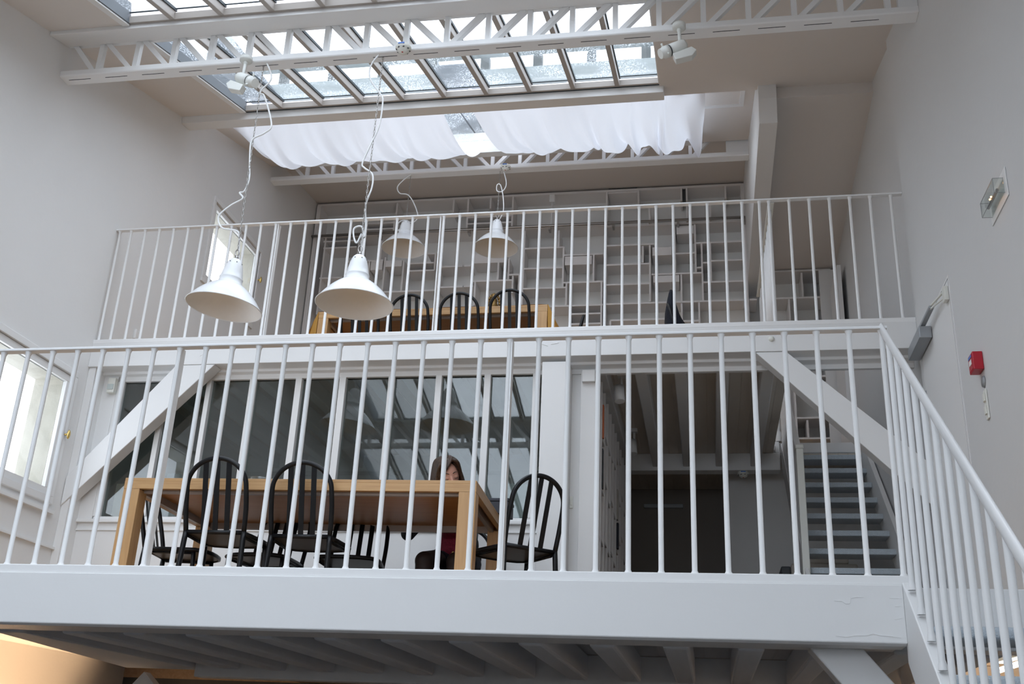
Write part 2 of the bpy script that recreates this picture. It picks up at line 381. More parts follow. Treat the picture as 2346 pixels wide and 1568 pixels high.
# ---- mezzanine A (lower): floor deck, beam, joists
struct(B(-3.2, XR, Y0 + .10, 6.1, .60, FA - .012).build('floor', M['deckgrey']))
struct(B(XL, -3.2, Y0 + .10, 8.4, .655, FA - .012).build('floor', M['deckgrey']))
struct(B(-3.2, XR, 6.1, 8.4, .55, FA - .002).box(XL, XR, 8.4, 11.5, .55, FA - .002).build('floor', M['floorw']))
m = MB().prism([Vc((XL, Y0, .466)), Vc((XL, Y0 + .02, .458)), Vc((XL, Y0 + .13, .458)), Vc((XL, Y0 + .13, .472)), Vc((XL, Y0 + .34, .472)), Vc((XL, Y0 + .34, .62)), Vc((XL, Y0, .672))], (.69 - XL, 0, 0))
ba = m.build('floor_beam', M['beam'], bevel=.004)
tag(ba, 'deep white front beam carrying the lower mezzanine railing', 'beam')
ba = B(.742, XR, Y0 + .06, Y0 + .2, .455, .672).build('floor_beam', M['beam'], bevel=.004)
tag(ba, 'short white beam at the head of the descending stairs', 'beam')
# peeling paint on the beam (raised flakes)
fl = MB()
def flake(pts):
    P = [aY(u, v, Y0) for u, v in pts]
    for p, q in zip(P, P[1:]):
        fl.bar(p + Vc((0, -.0002, 0)), q + Vc((0, -.0002, 0)), .0032, .0026, up=(0, -1, 0))
flake([(1911, 1377), (1928, 1377), (1938, 1384), (1947, 1383), (1949, 1371), (1962, 1368), (1978, 1369)])
flake([(1915, 1457), (1940, 1460), (1962, 1456), (1985, 1457), (2000, 1452), (2018, 1457), (2040, 1458), (2064, 1462)])
flake([(2038, 1371), (2058, 1371)]); flake([(2050, 1390), (2062, 1389)]); flake([(2050, 1420), (2066, 1416)])
fl.build('paint_flakes', M['beam'], C.objects['floor_beam'])
js = [-2.997 + .2918 * i for i in range(15)]
j0 = None
def jlab(i): return 'white floor joist under the lower mezzanine, number %d counted from the left' % (i + 1)
words = 'first second third fourth fifth sixth seventh eighth ninth tenth eleventh twelfth thirteenth fourteenth fifteenth sixteenth'.split()
for i, x in enumerate(js):
    w = .40 if i == 0 else .105
    if i < 2:
        if i == 0: o = MB().prism([Vc((-3.14, Y0 + .341, .462)), Vc((x, Y0 + .341, .462)), Vc((x, 6.22, .462)), Vc((-3.50, 6.22, .462))], (0, 0, .137)).build('floor_joist', M['joist'], bevel=.008)
        else: o = B(x - w, x, Y0 + .341, 6.09, .462, .599).build('floor_joist', M['joist'], bevel=.012); j0 = o
    else:
        o = j0.copy(); C.objects.link(o); o.location.x = x - .0525
    if i >= 13: o.name = 'floor_joist'
    tag(o, ('broad white trimmer joist under the lower mezzanine beside the lamplit wall' if i == 0 else 'white joist under the lower mezzanine, %s narrow one from the lamplit wall' % words[i - 1]), 'joist', 'joists under the lower mezzanine')
tag(B(-2.99, XR, 6.095, 6.22, .415, .599).build('cross_beam', M['beam'], bevel=.006), 'white cross beam behind the joists under the lower mezzanine', 'beam')
tag(MB().bar((-3.72, 6.16, -.1), (-3.28, 6.16, .40), .11, .08, up=(0, 1, 0)).build('diagonal_brace', M['beam'], bevel=.004), 'small pale brace under the lower mezzanine by the lamplit wall', 'brace')
p, q = Vc((.465, 4.30, .47)), Vc((1.30, 4.30, -.53))
tag(MB().prism([p + Vc((-.097, -.06, -.005)), p + Vc((.097, -.06, -.005)), q + Vc((.097, -.06, 0)), q + Vc((-.097, -.06, 0))], (0, .12, 0)).build('diagonal_brace', M['beam'], bevel=.006), 'wide white brace slanting under the right end of the lower mezzanine beam', 'brace')
tag(MB().bar((.30, 6.0, -.1), (1.20, 6.0, .50), .10, .08, up=(0, 1, 0)).build('diagonal_brace', M['beam'], bevel=.004), 'thin brace rising to the right far under the lower mezzanine stairs', 'brace')
for n_, bx_ in (('wall_absorber_left', (XL, XL + .03, YW, 5.6)), ('wall_absorber_right', (XR - .005, XR, YW, 1.1)), ('wall_absorber_front', (XL, XR, YW, YW + .03))):  # unseen dark boards added to cut light bounced up under the deck
    struct(B(*bx_, ZG, .15).build(n_, M['absorber']))
# wall closing the ground floor at the back
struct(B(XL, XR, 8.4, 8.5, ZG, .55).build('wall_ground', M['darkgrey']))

struct(B(XL, XR, Y0 + .10, 8.4, FA - .012, FA - .002).build('floor', M['boardsA']))
# ---- mezzanine B (upper)
struct(B(XL, .64, YB + .22, 11.5, 2.88, FB - .014).build('floor', M['planks']))
struct(B(.64, XR + .03, 10.1, 11.5, 2.88, FB - .014).build('floor', M['planks']))
struct(B(XL, .64, YB + .22, 11.5, FB - .014, FB - .002).box(.64, XR + .03, 10.1, 11.5, FB - .014, FB - .002).build('floor', M['boardsA']))
m = MB().prism([Vc((XL, YB, 2.766)), Vc((XL, YB + .13, 2.766)), Vc((XL, YB + .13, 2.745)), Vc((XL, YB + .20, 2.735)), Vc((XL, YB + .20, 2.70)), Vc((XL, YB + .24, 2.70)), Vc((XL, YB + .24, 2.88)), Vc((XL, YB, 2.962))], (XR - XL, 0, 0))
bb = m.build('floor_beam', M['beam'], bevel=.004); tag(bb, 'long white beam carrying the upper mezzanine railing', 'beam')
fl = MB()
for uu, vv in (((1237, 787), (1255, 793)), ((1262, 789), (1280, 786)), ((458, 816), (466, 812))):
    fl.bar(aY(*uu, YB), aY(*vv, YB), .004, .006, up=(0, -1, 0))
fl.build('paint_flakes', M['beam'], bb)
k = aY(1767, 777, YB); MB().lathe([(.0, -.012), (.017, -.012), (.02, 0), (.02, .012), (0, .012)], k, 16, Matrix.Rotation(PI / 2, 3, 'X')).build('beam_knob', M['cream'], bb)
bx = [.47, .145, -.16, -.45] + [-.75 - .3 * i for i in range(13)]
jb = B(.47 - .045, .47 + .045, YB + .25, 10.0, 2.745, 2.879).build('ceiling_joist', M['beam'], bevel=.008)
for i, x in enumerate(bx):
    o = jb if i == 0 else jb.copy()
    if i: C.objects.link(o); o.location.x = x
    if i < 4: lb = 'white ceiling joist over the open passage, %s from the stairs' % words[i]
    else: lb = 'white ceiling joist seen dimly through the glazed partition'
    tag(o, lb, 'joist', 'ceiling joists over the passage' if i < 4 else 'ceiling joists behind the glazed partition')
tag(B(XL, .70, 10.0, 10.15, 2.71, 2.879).box(.66, .70, 10.0, 10.15, 2.879, 2.99).build('cross_beam', M['beam'], bevel=.006), 'white cross beam at the far end of the passage ceiling', 'beam')
struct(B(.62, XR + .03, 10.08, 10.2, 2.90, 3.0).build('trim_7', M['paint'], bevel=.006))

# ---- glazed partition under mezzanine B
YG = 7.25
gp = thing('glazed_partition', 'row of tall white framed interior panes behind the lower table', 'glazed partition', (-2.9, YG, FA))
m = B(-4.55, -1.19, YG - .01, YG + .05, 2.70, 2.76); m.box(-4.55, -1.19, YG - .01, YG + .05, 1.58, 1.622)
m.build('frame', M['paint'], gp, bevel=.004)
mul = [(-4.555, -4.505), (-4.167, -4.125), (-3.80, -3.762), (-3.445, -3.398), (-3.071, -3.021), (-2.72, -2.668), (-2.333, -2.288), (-1.965, -1.918), (-1.594, -1.545), (-1.229, -1.19)]
for a, b in mul: B(a, b, YG - .015, YG + .055, 1.622, 2.70).build('mullion', M['paint'], gp, bevel=.003)
for (a, b), (c_, d) in zip(mul, mul[1:]):
    B(b, c_, YG + .024, YG + .028, 1.622, 2.70).build('pane', M['iglass'], gp)
B(-4.72, -1.16, YG - .03, YG + .06, 1.575, 1.60).build('sill', M['paint'], gp, bevel=.004)
m = B(-4.72, -1.14, YG + .0, YG + .06, FA, 1.575); m.box(-4.72, -1.14, YG - .012, YG + .0, 1.515, 1.53)
m.build('lower_panel', M['paint'], gp, bevel=.003)
struct(B(XL, -4.555, YG - .02, YG + .07, 1.60, 2.76).box(XL, XL + .06, YB + .02, YG, FA, 2.766).build('trim_8', M['paint'], bevel=.004))
tag(B(-1.14, -.945, 7.09, 7.30, FA, 2.735).build('timber_post', M['paint'], bevel=.006), 'square white post between the glazed partition and the passage', 'post')
m = B(-.945, -.75, 7.28, 7.46, FA, 2.70); m.box(-.872, -.75, 7.22, 7.28, FA, 2.70); m.box(-.86, -.765, 7.18, 7.22, 2.61, 2.70)
struct(m.build('wall_passage', M['wall'], bevel=.004))
struct(B(-1.14, -1.06, 7.46, 10.1, FA, 2.88).build('wall_office', M['wall']))
struct(B(XL, -1.06, 10.16, 10.26, FA, 2.88).build('wall_office_back', M['wall']))
struct(B(.23, XR + .03, 10.55, 10.65, FA, 2.88).build('wall_passage_back', M['wall']))
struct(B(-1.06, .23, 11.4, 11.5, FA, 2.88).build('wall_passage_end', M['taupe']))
d2 = bpy.data.objects.new('door_2', None); C.objects.link(d2); d2.location = (-.4, 11.38, FA); struct(d2, 'plain pale door at the dark end of the passage', 'door')
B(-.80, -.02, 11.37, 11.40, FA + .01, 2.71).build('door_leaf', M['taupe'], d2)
tag(B(-.66, -.24, 11.33, 11.37, 2.66, 2.70).build('strip_light', M['greym'], bevel=.004), 'slim unlit strip fitting over the door in the dark passage', 'light fitting')
# braces of mezzanine B
def brace(P, Y, t, name, lab):
    P = [aY(u, v, Y) for u, v in P]
    return tag(MB().prism(P, (0, t, 0)).build(name, M['beam'], bevel=.005), lab, 'brace')
P = [Vc((-3.99, 7.07, 2.764)), Vc((-3.67, 7.07, 2.764)), Vc((-4.728, 7.07, 1.665)), Vc((-4.728, 7.07, 1.885))]
tag(MB().prism(P, (0, .12, 0)).build('diagonal_brace', M['beam'], bevel=.005), 'white diagonal brace rising from the left wall across the glazed partition', 'brace')
P = [Vc((.365, 7.07, 2.764)), Vc((.575, 7.07, 2.764)), Vc((1.45, 7.07, 1.955)), Vc((1.45, 7.07, 1.66))]
tag(MB().prism(P, (0, .12, 0)).build('diagonal_brace', M['beam'], bevel=.005), 'white diagonal brace crossing in front of the rising stairs', 'brace')

# ================================================================ ROOFLIGHTS
def rooflight(y0, y1, lab, group, SL=SL, SR=SR, x_0=-3.735, nb=9):
    rt = thing('rooflight', lab, 'skylight', (SL, y0, S(y0)), group)
    d = .085
    for y, nm in ((y0, 'lower_rail'), (y1, 'upper_rail')):
        MB().prism([sk(SL, y - .02, 0), sk(SL, y + .02, 0), sk(SL, y + .02, .05), sk(SL, y - .02, .05)], (SR - SL, 0, 0)).build(nm, M['alu'], rt, bevel=.002)
    MB().prism([sk(SL, y0, .05), sk(SL, y0 + .012, .05), sk(SL, y0 + .012, .085), sk(SL, y0, .085)], (SR - SL, 0, 0)).build('gasket', M['gasket'], rt)
    MB().prism([sk(SL, y1 + .010, -.003), sk(SL, y1 + .030, -.003), sk(SL, y1 + .030, .012), sk(SL, y1 + .010, .012)], (SR - SL, 0, 0)).build('gasket', M['gasket'], rt)
    MB().prism([sk(SL, y1 - .016, .076), sk(SL, y1 - .010, .076), sk(SL, y1 - .010, .085), sk(SL, y1 - .016, .085)], (SR - SL, 0, 0)).build('gasket', M['gasket'], rt)
    m = MB().prism([sk(SL, y0, 0), sk(SL + .012, y0, 0), sk(SL + .012, y0, .16), sk(SL, y0, .16)], sk(0, y1) - sk(0, y0))
    m.build('curb', M['slate'], rt)
    MB().prism([sk(SR - .012, y0, 0), sk(SR, y0, 0), sk(SR, y0, .16), sk(SR - .012, y0, .16)], sk(0, y1) - sk(0, y0)).build('curb', M['paint'], rt)
    MB().prism([sk(SL - .05, y0, -.015), sk(SL + .004, y0, -.015), sk(SL + .004, y0, .0), sk(SL - .05, y0, .0)], sk(0, y1) - sk(0, y0)).build('edge_trim', M['paint'], rt, bevel=.003)
    xs = [x_0 + .3838 * i for i in range(nb)]
    first = None
    for i, x in enumerate(xs):
        if first is None:
            g = MB().bar(sk(x, y0, .042), sk(x, y1, .042), .040, .084, up=NS).build('glazing_bar', M['alu'], rt, bevel=.003)
            k = MB().bar(sk(x + .0245, y0, .074), sk(x + .0245, y1, .074), .009, .022, up=NS).build('gasket', M['gasket'], g); k.parent = g
            k.location = (0, 0, 0); first = g; x0 = x
            k.data.transform(Matrix.Translation((0, 0, 0)))
        else:
            g = first.copy(); C.objects.link(g); g.location.x = x - x0
            kk = first.children[0].copy(); C.objects.link(kk); kk.parent = g
    ed = [SL] + xs + [SR]
    for a, b in zip(ed, ed[1:]):
        MB().prism([sk(a + .015, y0 + .01, .084), sk(b - .015, y0 + .01, .084), sk(b - .015, y1 - .01, .084), sk(a + .015, y1 - .01, .084)], NS * .004).build('pane', M['sglass'], rt)
    return rt
rooflight(6.0, 7.69, 'sloping row of roof panes between the near truss and the ridge beam', 'rooflights')
rooflight(2.23, 5.75, 'sloping row of roof panes in front of the near truss, at the top edge', 'rooflights')
rooflight(-3.1, 1.95, 'lowest row of roof panes, seen only mirrored in the glazed partition', 'rooflights', -4.50, -.28, -4.119, 10)
# curtained rooflight behind the ridge beam: simple panes + one visible bar
rt = thing('rooflight', 'roof panes glimpsed in the gap between the two white curtains', 'skylight', (-2.2, 8.7, 6.0), 'rooflights')
for a, b in ((-4.31, -3.35), (-3.33, -2.27), (-2.25, -1.13), (-1.11, .02)):
    MB().prism([sk(a, 7.95, .16), sk(b, 7.95, .16), sk(b, 9.45, .16), sk(a, 9.45, .16)], NS * .004).build('pane', M['sglass'], rt)
for x in (-3.34, -2.26, -1.12): MB().bar(sk(x + .24 if x == -2.26 else x, 7.92, .13), sk(x + .24 if x == -2.26 else x, 9.5, .13), .03, .06, up=NS).build('glazing_bar', M['alu'], rt)
MB().prism([sk(-4.45, 9.45, .03), sk(-4.45, 9.62, .03), sk(-4.45, 9.62, .18), sk(-4.45, 9.45, .18)], (4.47, 0, 0)).build('lower_rail', M['paint'], rt, bevel=.004)
# roof structure outside, seen through the wet panes
ex = thing('rooftop_railing', 'pale weathered parapet railing outside, blurred by the wet roof panes', 'railing', (-3, 12.4, 7.6))
B(-12, 3, 12.3, 12.5, 8.95, 9.25).build('top_rail', M['extpale'], ex, bevel=.02)
B(-12, 3, 12.35, 12.45, 9.55, 9.60).build('upper_rail', M['extpale'], ex)
pst = None
for i in range(19):
    x = -11.6 + .78 * i
    if pst is None: pst = MB().bar((x, 12.6, 7.4), (x, 12.6, 9.65), .13, .10, up=(0, 1, 0)).prism([Vc((x - .065, 12.55, 9.65)), Vc((x + .065, 12.55, 9.65)), Vc((x, 12.55, 9.78))], (0, .1, 0)).build('post', M['exterior'], ex); xp = x
    else: o = pst.copy(); C.objects.link(o); o.location.x = x - xp
B(-12, 3, 12.7, 12.8, 7.4, 8.7).build('parapet', M['extpale'], ex)
tag(B(-.30, 1.2, 13.4, 13.8, 6.0, 10.2).build('chimney', M['slate'], bevel=.02), 'dark chimney edge outside, at the right end of the roof panes', 'chimney')
tag(MB().prism([Vc((-5.2, 7.98, S(7.98) + .30)), Vc((-5.2, 9.6, S(9.6) + .30)), Vc((-5.2, 9.6, 6.95)), Vc((-5.2, 7.98, 6.75))], (.58, 0, 0)).build('parapet_wall', M['slate'], bevel=.02), 'grey parapet wall outside the leftmost roof pane', 'wall')
tag(B(-2.75, -2.28, 9.1, 9.8, 6.5, 6.95).build('vent_cowl', M['slate'], bevel=.03), 'dark roof vent outside, in the gap between the curtains', 'vent')

# ================================================================ TRUSSES
def truss(Y, x0, dx, n, mid, xa, xb, zb, zt, lab, slots, plateR):
    rt = thing('roof_truss', lab, 'roof truss', (xa, Y, zb), 'roof trusses')
    bw = .115
    MB().prism([Vc((xa, Y, zb + .048)), Vc((xa, Y, zb + .008)), Vc((xa, Y + .008, zb)), Vc((xa, Y + bw, zb)), Vc((xa, Y + bw, zb + .048))], (xb - xa, 0, 0)).build('bottom_chord', M['steel'], rt, bevel=.003)
    m = B(xa, xb, Y - .005, Y + .05, zt, zt + .05); m.box(xa, xb, Y - .005, Y + bw, zt + .045, zt + .055)
    m.build('top_chord', M['steel'], rt, bevel=.002)
    xs = [x0 + dx * i for i in range(n)]; v0 = d0 = e0 = None
    for i, x in enumerate(xs):
        if v0 is None: v0 = B(x - .018, x + .018, Y + .02, Y + .062, zb + .045, zt + .01).build('upright', M['steel'], rt); xv = x
        else: o = v0.copy(); C.objects.link(o); o.location.x = x - xv
    spans = [(xs[i], xs[i + 1], i + 1 <= mid) for i in range(n - 1)]
    spans = [(x0 - dx, x0, True)] + spans
    if xs[-1] + dx < xb + .02: spans.append((xs[-1], xs[-1] + dx, False))
    for a, b, left in spans:
        if a < xa - .01: a = xa + .02
        p, q = ((a + .035, zt + .01), (b - .035, zb + .045)) if left else ((a + .035, zb + .045), (b - .035, zt + .01))
        MB().bar((p[0], Y + .041, p[1]), (q[0], Y + .041, q[1]), .036, .042, up=(0, 1, 0)).build('diagonal', M['steel'], rt)
    s0 = None
    for i, x in enumerate(slots):
        if s0 is None: s0 = B(x - .09, x + .09, Y + .05, Y + .056, zb - .0008, zb + .01).build('slot', M['gasket'], rt); xs0 = x
        else: o = s0.copy(); C.objects.link(o); o.location.x = x - xs0
    if plateR: B(plateR, xb, Y + .02, Y + .06, zb + .045, zt + .01).build('gusset_plate', M['steel'], rt)
    return rt
t1x = -4.442; t1d = .3005
truss(5.97, t1x, t1d, 20, 9, XL, XR, 4.700, 4.992, 'near white lattice truss crossing under the bare roof panes', [t1x + t1d * (i + .5) - .0 for i in range(-1, 19)], 1.33)
truss(9.73, -4.319, .3035, 15, 7, XL, .53, 6.005, 6.305, 'far white lattice truss behind the hanging white curtains', [], .30)
truss(2.21, t1x, t1d, 20, 9, XL, XR, 3.63, 3.92, 'nearest lattice truss, seen only mirrored in the glazed partition', [], 0)

# ================================================================ RAILINGS
def railing(Y, za, zb, xs, xa, xb, flats, lab, depth=.045, bot=True, r=.0105):
    rt = thing('railing', lab, 'railing', (xa, Y, za), 'white railings')
    B(xa, xb, Y, Y + depth, zb - .012, zb).build('handrail', M['steel'], rt, bevel=.003)
    if bot: B(xa, xb, Y - .006, Y + .05, za - .004, za + .032).build('bottom_rail', M['steel'], rt, bevel=.004)
    z0 = za + .03
    b0 = None
    for x in xs:
        if b0 is None:
            b0 = MB().lathe([(r * 1.7, z0), (r * 1.35, z0 + .006), (r, z0 + .014), (r, zb - .03), (r * 1.3, zb - .02), (r * 1.5, zb - .011)], (x, Y + .022, 0), 12).build('baluster', M['steel'], rt); xx = x
        else: o = b0.copy(); C.objects.link(o); o.location.x = x - xx
    for x in flats: B(x - .004, x + .004, Y + .015, Y + .058, z0, zb - .012).build('flat_stay', M['steel'], rt)
    return rt
xs = [-2.926 + .12515 * i for i in range(-14, 30)]
railing(Y0 + .012, .674, 1.691, xs, XL, .725, [-2.295, -.79], 'white railing along the lower mezzanine above the deep front beam')
xs = [-4.578 + .125 * i for i in range(0, 36)]
xs = [-4.705] + [-4.605 + .1262 * i for i in range(0, 41)] + [.512, .657, .80, .943, 1.086, 1.228, 1.373]
railing(YB + .005, 2.962, 3.982, xs, XL, XR, [-3.32, -1.98], 'white railing along the upper mezzanine in front of the bookcase')
# guard beside the stairwell on the upper level (runs into depth)
rt = thing('stair_guard', 'white guard of close uprights running back beside the stairwell upstairs', 'railing', (.52, 7.6, FB))
MB().bar((.53, YB + .05, 3.97), (.51, 8.80, 3.97), .045, .012).build('handrail', M['cream'], rt)
for i in range(8):
    y = YB + .16 + .115 * i; MB().tube([(.53 - .0115 * (y - YB), y, FB), (.53 - .0115 * (y - YB), y, 3.965)], .0105, 10).build('baluster', M['steel'], rt)
for i in range(5):
    y = 8.16 + .135 * i; x = .518 - .002 * i; zt = 3.96 if i < 4 else 3.93
    MB().prism([Vc((x, y, FB)), Vc((x, y + .11, FB)), Vc((x, y + .11, zt - .03)), Vc((x, y + .08, zt)), Vc((x, y + .03, zt)), Vc((x, y, zt - .03))], (.018, 0, 0)).build('board', M['paint'], rt)
# stairs down to the viewer
st = thing('staircase', 'white stairs with blue treads descending in the right foreground', 'stairs', (1.07, 3.0, ZG), 'stairs')
sl = .797
def zs(y): return FA + .03 - sl * (Y0 - y)
n = 13
MB().prism([Vc((.69, Y0 + .03, .70)), Vc((.69, Y0 + .03, .40)), Vc((.69, Y0 - 2.35, zs(Y0 - 2.35) - .33)), Vc((.69, Y0 - 2.52, ZG)), Vc((.69, Y0 - 2.86, ZG)), Vc((.69, Y0 - 2.86, zs(Y0 - 2.86)))], (.045, 0, 0)).build('stringer', M['beam'], st, bevel=.004)
MB().prism([Vc((1.41, Y0 + .03, .70)), Vc((1.41, Y0 + .03, .40)), Vc((1.41, Y0 - 2.35, zs(Y0 - 2.35) - .33)), Vc((1.41, Y0 - 2.52, ZG)), Vc((1.41, Y0 - 2.86, ZG)), Vc((1.41, Y0 - 2.86, zs(Y0 - 2.86)))], (.04, 0, 0)).build('stringer', M['beam'], st, bevel=.004)
for i in range(1, n):
    y = Y0 - .22 * i; z = FA - .175 * i
    B(.735, 1.41, y - .02, y + .25, z - .038, z).build('tread', M['carpet'], st, bevel=.012)
sr = thing('stair_railing', 'white sloping railing of the stairs in the right foreground', 'railing', (.70, Y0, FA), 'white railings')
def zh(y): return 1.692 - sl * (Y0 + .03 - y)
MB().tube([(.705, Y0 + .036, 1.688), (.705, Y0 - 2.75, zh(Y0 - 2.75))], .023, 12, flat=.42).build('handrail', M['steel'], sr)
for i in range(21):
    y = 3.99 - .128 * i
    MB().lathe([(.015, zs(y) - .012), (.0125, zs(y) + .006), (.0105, zs(y) + .014), (.0105, zh(y) - .01)], (.71, y, 0), 12).build('baluster', M['steel'], sr)
# stairs rising to the upper mezzanine
st = thing('staircase', 'stairs with blue treads rising behind the white brace to the upper level', 'stairs', (1.08, 8.7, FA), 'stairs')
r2, g2 = .19, .2265
for i in range(1, 12):
    z = FA + .06 + r2 * i; y = 8.532 + (z - 1.687) / r2 * g2
    B(.745, 1.43, y, y + .215, z - .045, z).build('tread', M['carpet'], st, bevel=.006)
def zs2(y): return 1.687 + (y - 8.532) / g2 * r2
def string(x, t): return MB().prism([Vc((x, 7.45, FA)), Vc((x, 7.35, FA)), Vc((x, 7.35, zs2(7.35) + .16)), Vc((x, 10.10, zs2(10.1) + .16)), Vc((x, 10.10, zs2(10.1) - .2)), Vc((x, 7.62, FA))], (t, 0, 0))
string(1.43, .04).build('stringer', M['paint'], st, bevel=.004)
MB().prism([Vc((.715, 7.45, FA)), Vc((.715, 7.35, FA)), Vc((.715, 7.35, zs2(7.35) + .05)), Vc((.715, 10.0, zs2(10.0) + .05)), Vc((.715, 10.0, zs2(10.0) - .2)), Vc((.715, 7.62, FA))], (.03, 0, 0)).build('stringer', M['paint'], st, bevel=.004)
sr = thing('stair_balustrade', 'white boarded balustrade on the open side of the rising stairs', 'railing', (.73, 9.0, FA))
def zh2(y): return zs2(y) + .88
MB().prism([Vc((.705, 8.28, zh2(8.28) - .03)), Vc((.705, 9.95, zh2(9.95) - .03)), Vc((.705, 9.95, zh2(9.95) + .02)), Vc((.705, 8.28, zh2(8.28) + .02))], (.05, 0, 0)).build('handrail', M['paint'], sr, bevel=.006)
for i in range(15):
    y = 8.36 + .108 * i; B(.722, .737, y, y + .085, zs2(y) + .03, zh2(y + .04) - .02).build('board', M['paint'], sr)
B(.70, .755, 8.22, 8.30, FA, 2.40).build('newel', M['cream'], sr, bevel=.006)
MB().prism([Vc((.695, 8.215, 2.40)), Vc((.76, 8.215, 2.40)), Vc((.76, 8.305, 2.40)), Vc((.695, 8.305, 2.40))], (0, 0, .035)).build('newel_cap', M['cream'], sr, bevel=.01)
MB().lathe([(.03, FB + .03), (.03, FB + .12), (.018, FB + .14), (.028, FB + .17), (.022, FB + .25), (.034, FB + .42), (.026, FB + .60), (.03, FB + .64), (.03, FB + .95), (.0, FB + .97)], (.70, 10.03, 0), 16).build('newel', M['paint'], sr)

# ================================================================ BOOKCASES
YS = 11.10
def case(lab, Hb, Vb, Dr, yf, yb, back, th=.02, grp=None):
    rt = thing('bookcase', lab, 'bookcase', (back[0], yf, back[2]), grp)
    if back[0] < back[1]: B(back[0], back[1], yb, yb + .02, back[2], back[3]).build('back_panel', M['shelfback'], rt)
    for (u1, v1, u2, v2) in Hb:
        p, q = aY(u1, v1, yf), aY(u2, v2, yf); z = (p.z + q.z) / 2
        B(p.x, q.x, yf, yb, z - th / 2, z + th / 2).build('shelf', M['shelf'], rt)
    for (u, v1, v2) in Vb:
        p, q = aY(u, v1, yf), aY(u, v2, yf); x = aY(u, (v1 + v2) / 2, yf).x
        B(x - th / 2, x + th / 2, yf + .001, yb, q.z, p.z).build('divider', M['shelf'], rt)
    for (u1, v1, u2, v2) in Dr:
        p, q = aY(u1, v1, yf), aY(u2, v2, yf)
        B(p.x + .012, q.x - .012, yf + .003, yf + .25, q.z + .006, p.z - .006).build('drawer', M['shelf'], rt, bevel=.003)
    return rt
Hm = [(1393, 442, 1460, 440), (1388, 521, 1704, 504.5), (1388, 564, 1498, 558.5), (1388, 607.5, 1489, 604), (1388, 652.6, 1490, 650), (1388, 698, 1704, 686.7),
      (1547, 581, 1592, 580), (1493, 629, 1608, 625), (1596.5, 613, 1608, 612.7), (1595, 556.6, 1701, 553), (1611, 602, 1626, 602), (1630, 598, 1704, 595), (1612, 646.6, 1706, 644), (1565, 736, 1603, 735), (1398, 734, 1525, 731),
      (1070, 498, 1171, 495), (1070, 513, 1171, 509), (1199, 569.6, 1291, 567), (1199, 616, 1289, 613), (1199, 662, 1296, 658.5), (1291, 585, 1381, 581.5), (1290, 649, 1381, 644), (1195, 704, 1381, 698.6), (1307, 720, 1375.5, 718), (1307, 743, 1375.5, 741),
      (1079.5, 645.5, 1174, 641), (1166, 630, 1188, 629), (1060, 609.7, 1078, 608.6), (1060, 657, 1084, 655), (1000, 612, 1062, 609.6), (1002, 659, 1062, 656.8),
      (838, 513, 903, 510), (838, 527, 903, 522.6), (741, 555, 817, 550), (741, 569, 817, 566), (794, 600, 878, 596), (932.5, 604.6, 993.5, 601.5), (932.5, 622.5, 995.6, 618), (979, 582.6, 998, 580), (878, 670, 995.6, 664.6), (731.6, 638, 783, 636),
      (741, 540, 1388, 519), (741, 722, 1199, 704)]
Vm = [(1390, 438, 517), (1462.6, 436, 469), (1561, 431, 460), (1573, 430, 460), (1662, 425, 455), (1705, 424, 752), (1488, 475, 510), (1574, 469, 508), (1627, 466, 505),
      (1472.6, 564, 602), (1489, 562, 691), (1546, 517, 624), (1593, 514, 625), (1561, 629, 691), (1608, 557, 626), (1610, 626, 690), (1628, 556, 647), (1562, 695, 750), (1602, 693, 748), (1398, 736, 754),
      (1071, 455, 526), (1124, 452, 478), (1174, 449, 522), (1198.7, 529, 702), (1280, 528, 566), (1290, 566, 657), (1297, 648, 701), (1359.6, 584, 645.5), (1377.6, 646.6, 754), (1386, 515, 754), (1304, 702, 756),
      (1165, 593, 641), (1141, 600, 642), (1174, 632, 671), (1188, 629, 703), (1087, 645, 700),
      (909, 465, 495), (1039, 457, 487), (736, 545, 720), (838, 505, 530), (903, 500, 528), (818, 552, 640), (872.6, 548, 596), (792.6, 600, 636), (845, 598, 632), (879, 590, 668), (922, 598, 666), (996.6, 579, 618), (1000, 600, 706)]
Dr = [(1492, 566, 1541, 585), (1547, 517, 1592, 536), (1494, 631, 1559, 646.6), (1292, 587, 1358, 606.5), (1083, 581.5, 1162, 602), (848, 598, 877, 619), (882, 596, 922, 611)]
bk = case('huge white built-in bookcase of irregular niches across the back of the upper level', Hm, Vm, Dr, YS, YS + .26, (XL + .02, .50, FB, 6.46))
B(XL + .02, .50, YS, YS + .26, 6.44, 6.47).build('shelf', M['shelf'], bk); B(XL + .02, XL + .07, YS - .01, YS + .26, FB, 6.44).build('side_panel', M['shelf'], bk); B(.495, .529, YS + .002, YS + .28, FB, 6.47).build('side_panel', M['shelf'], bk)
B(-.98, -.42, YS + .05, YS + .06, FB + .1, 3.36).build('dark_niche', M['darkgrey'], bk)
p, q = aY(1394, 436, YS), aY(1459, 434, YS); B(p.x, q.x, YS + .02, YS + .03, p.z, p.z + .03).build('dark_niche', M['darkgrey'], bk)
p, q = aY(1563, 431, YS), aY(1572, 459, YS); B(p.x, q.x, YS + .02, YS + .03, q.z, p.z).build('dark_niche', M['darkgrey'], bk)
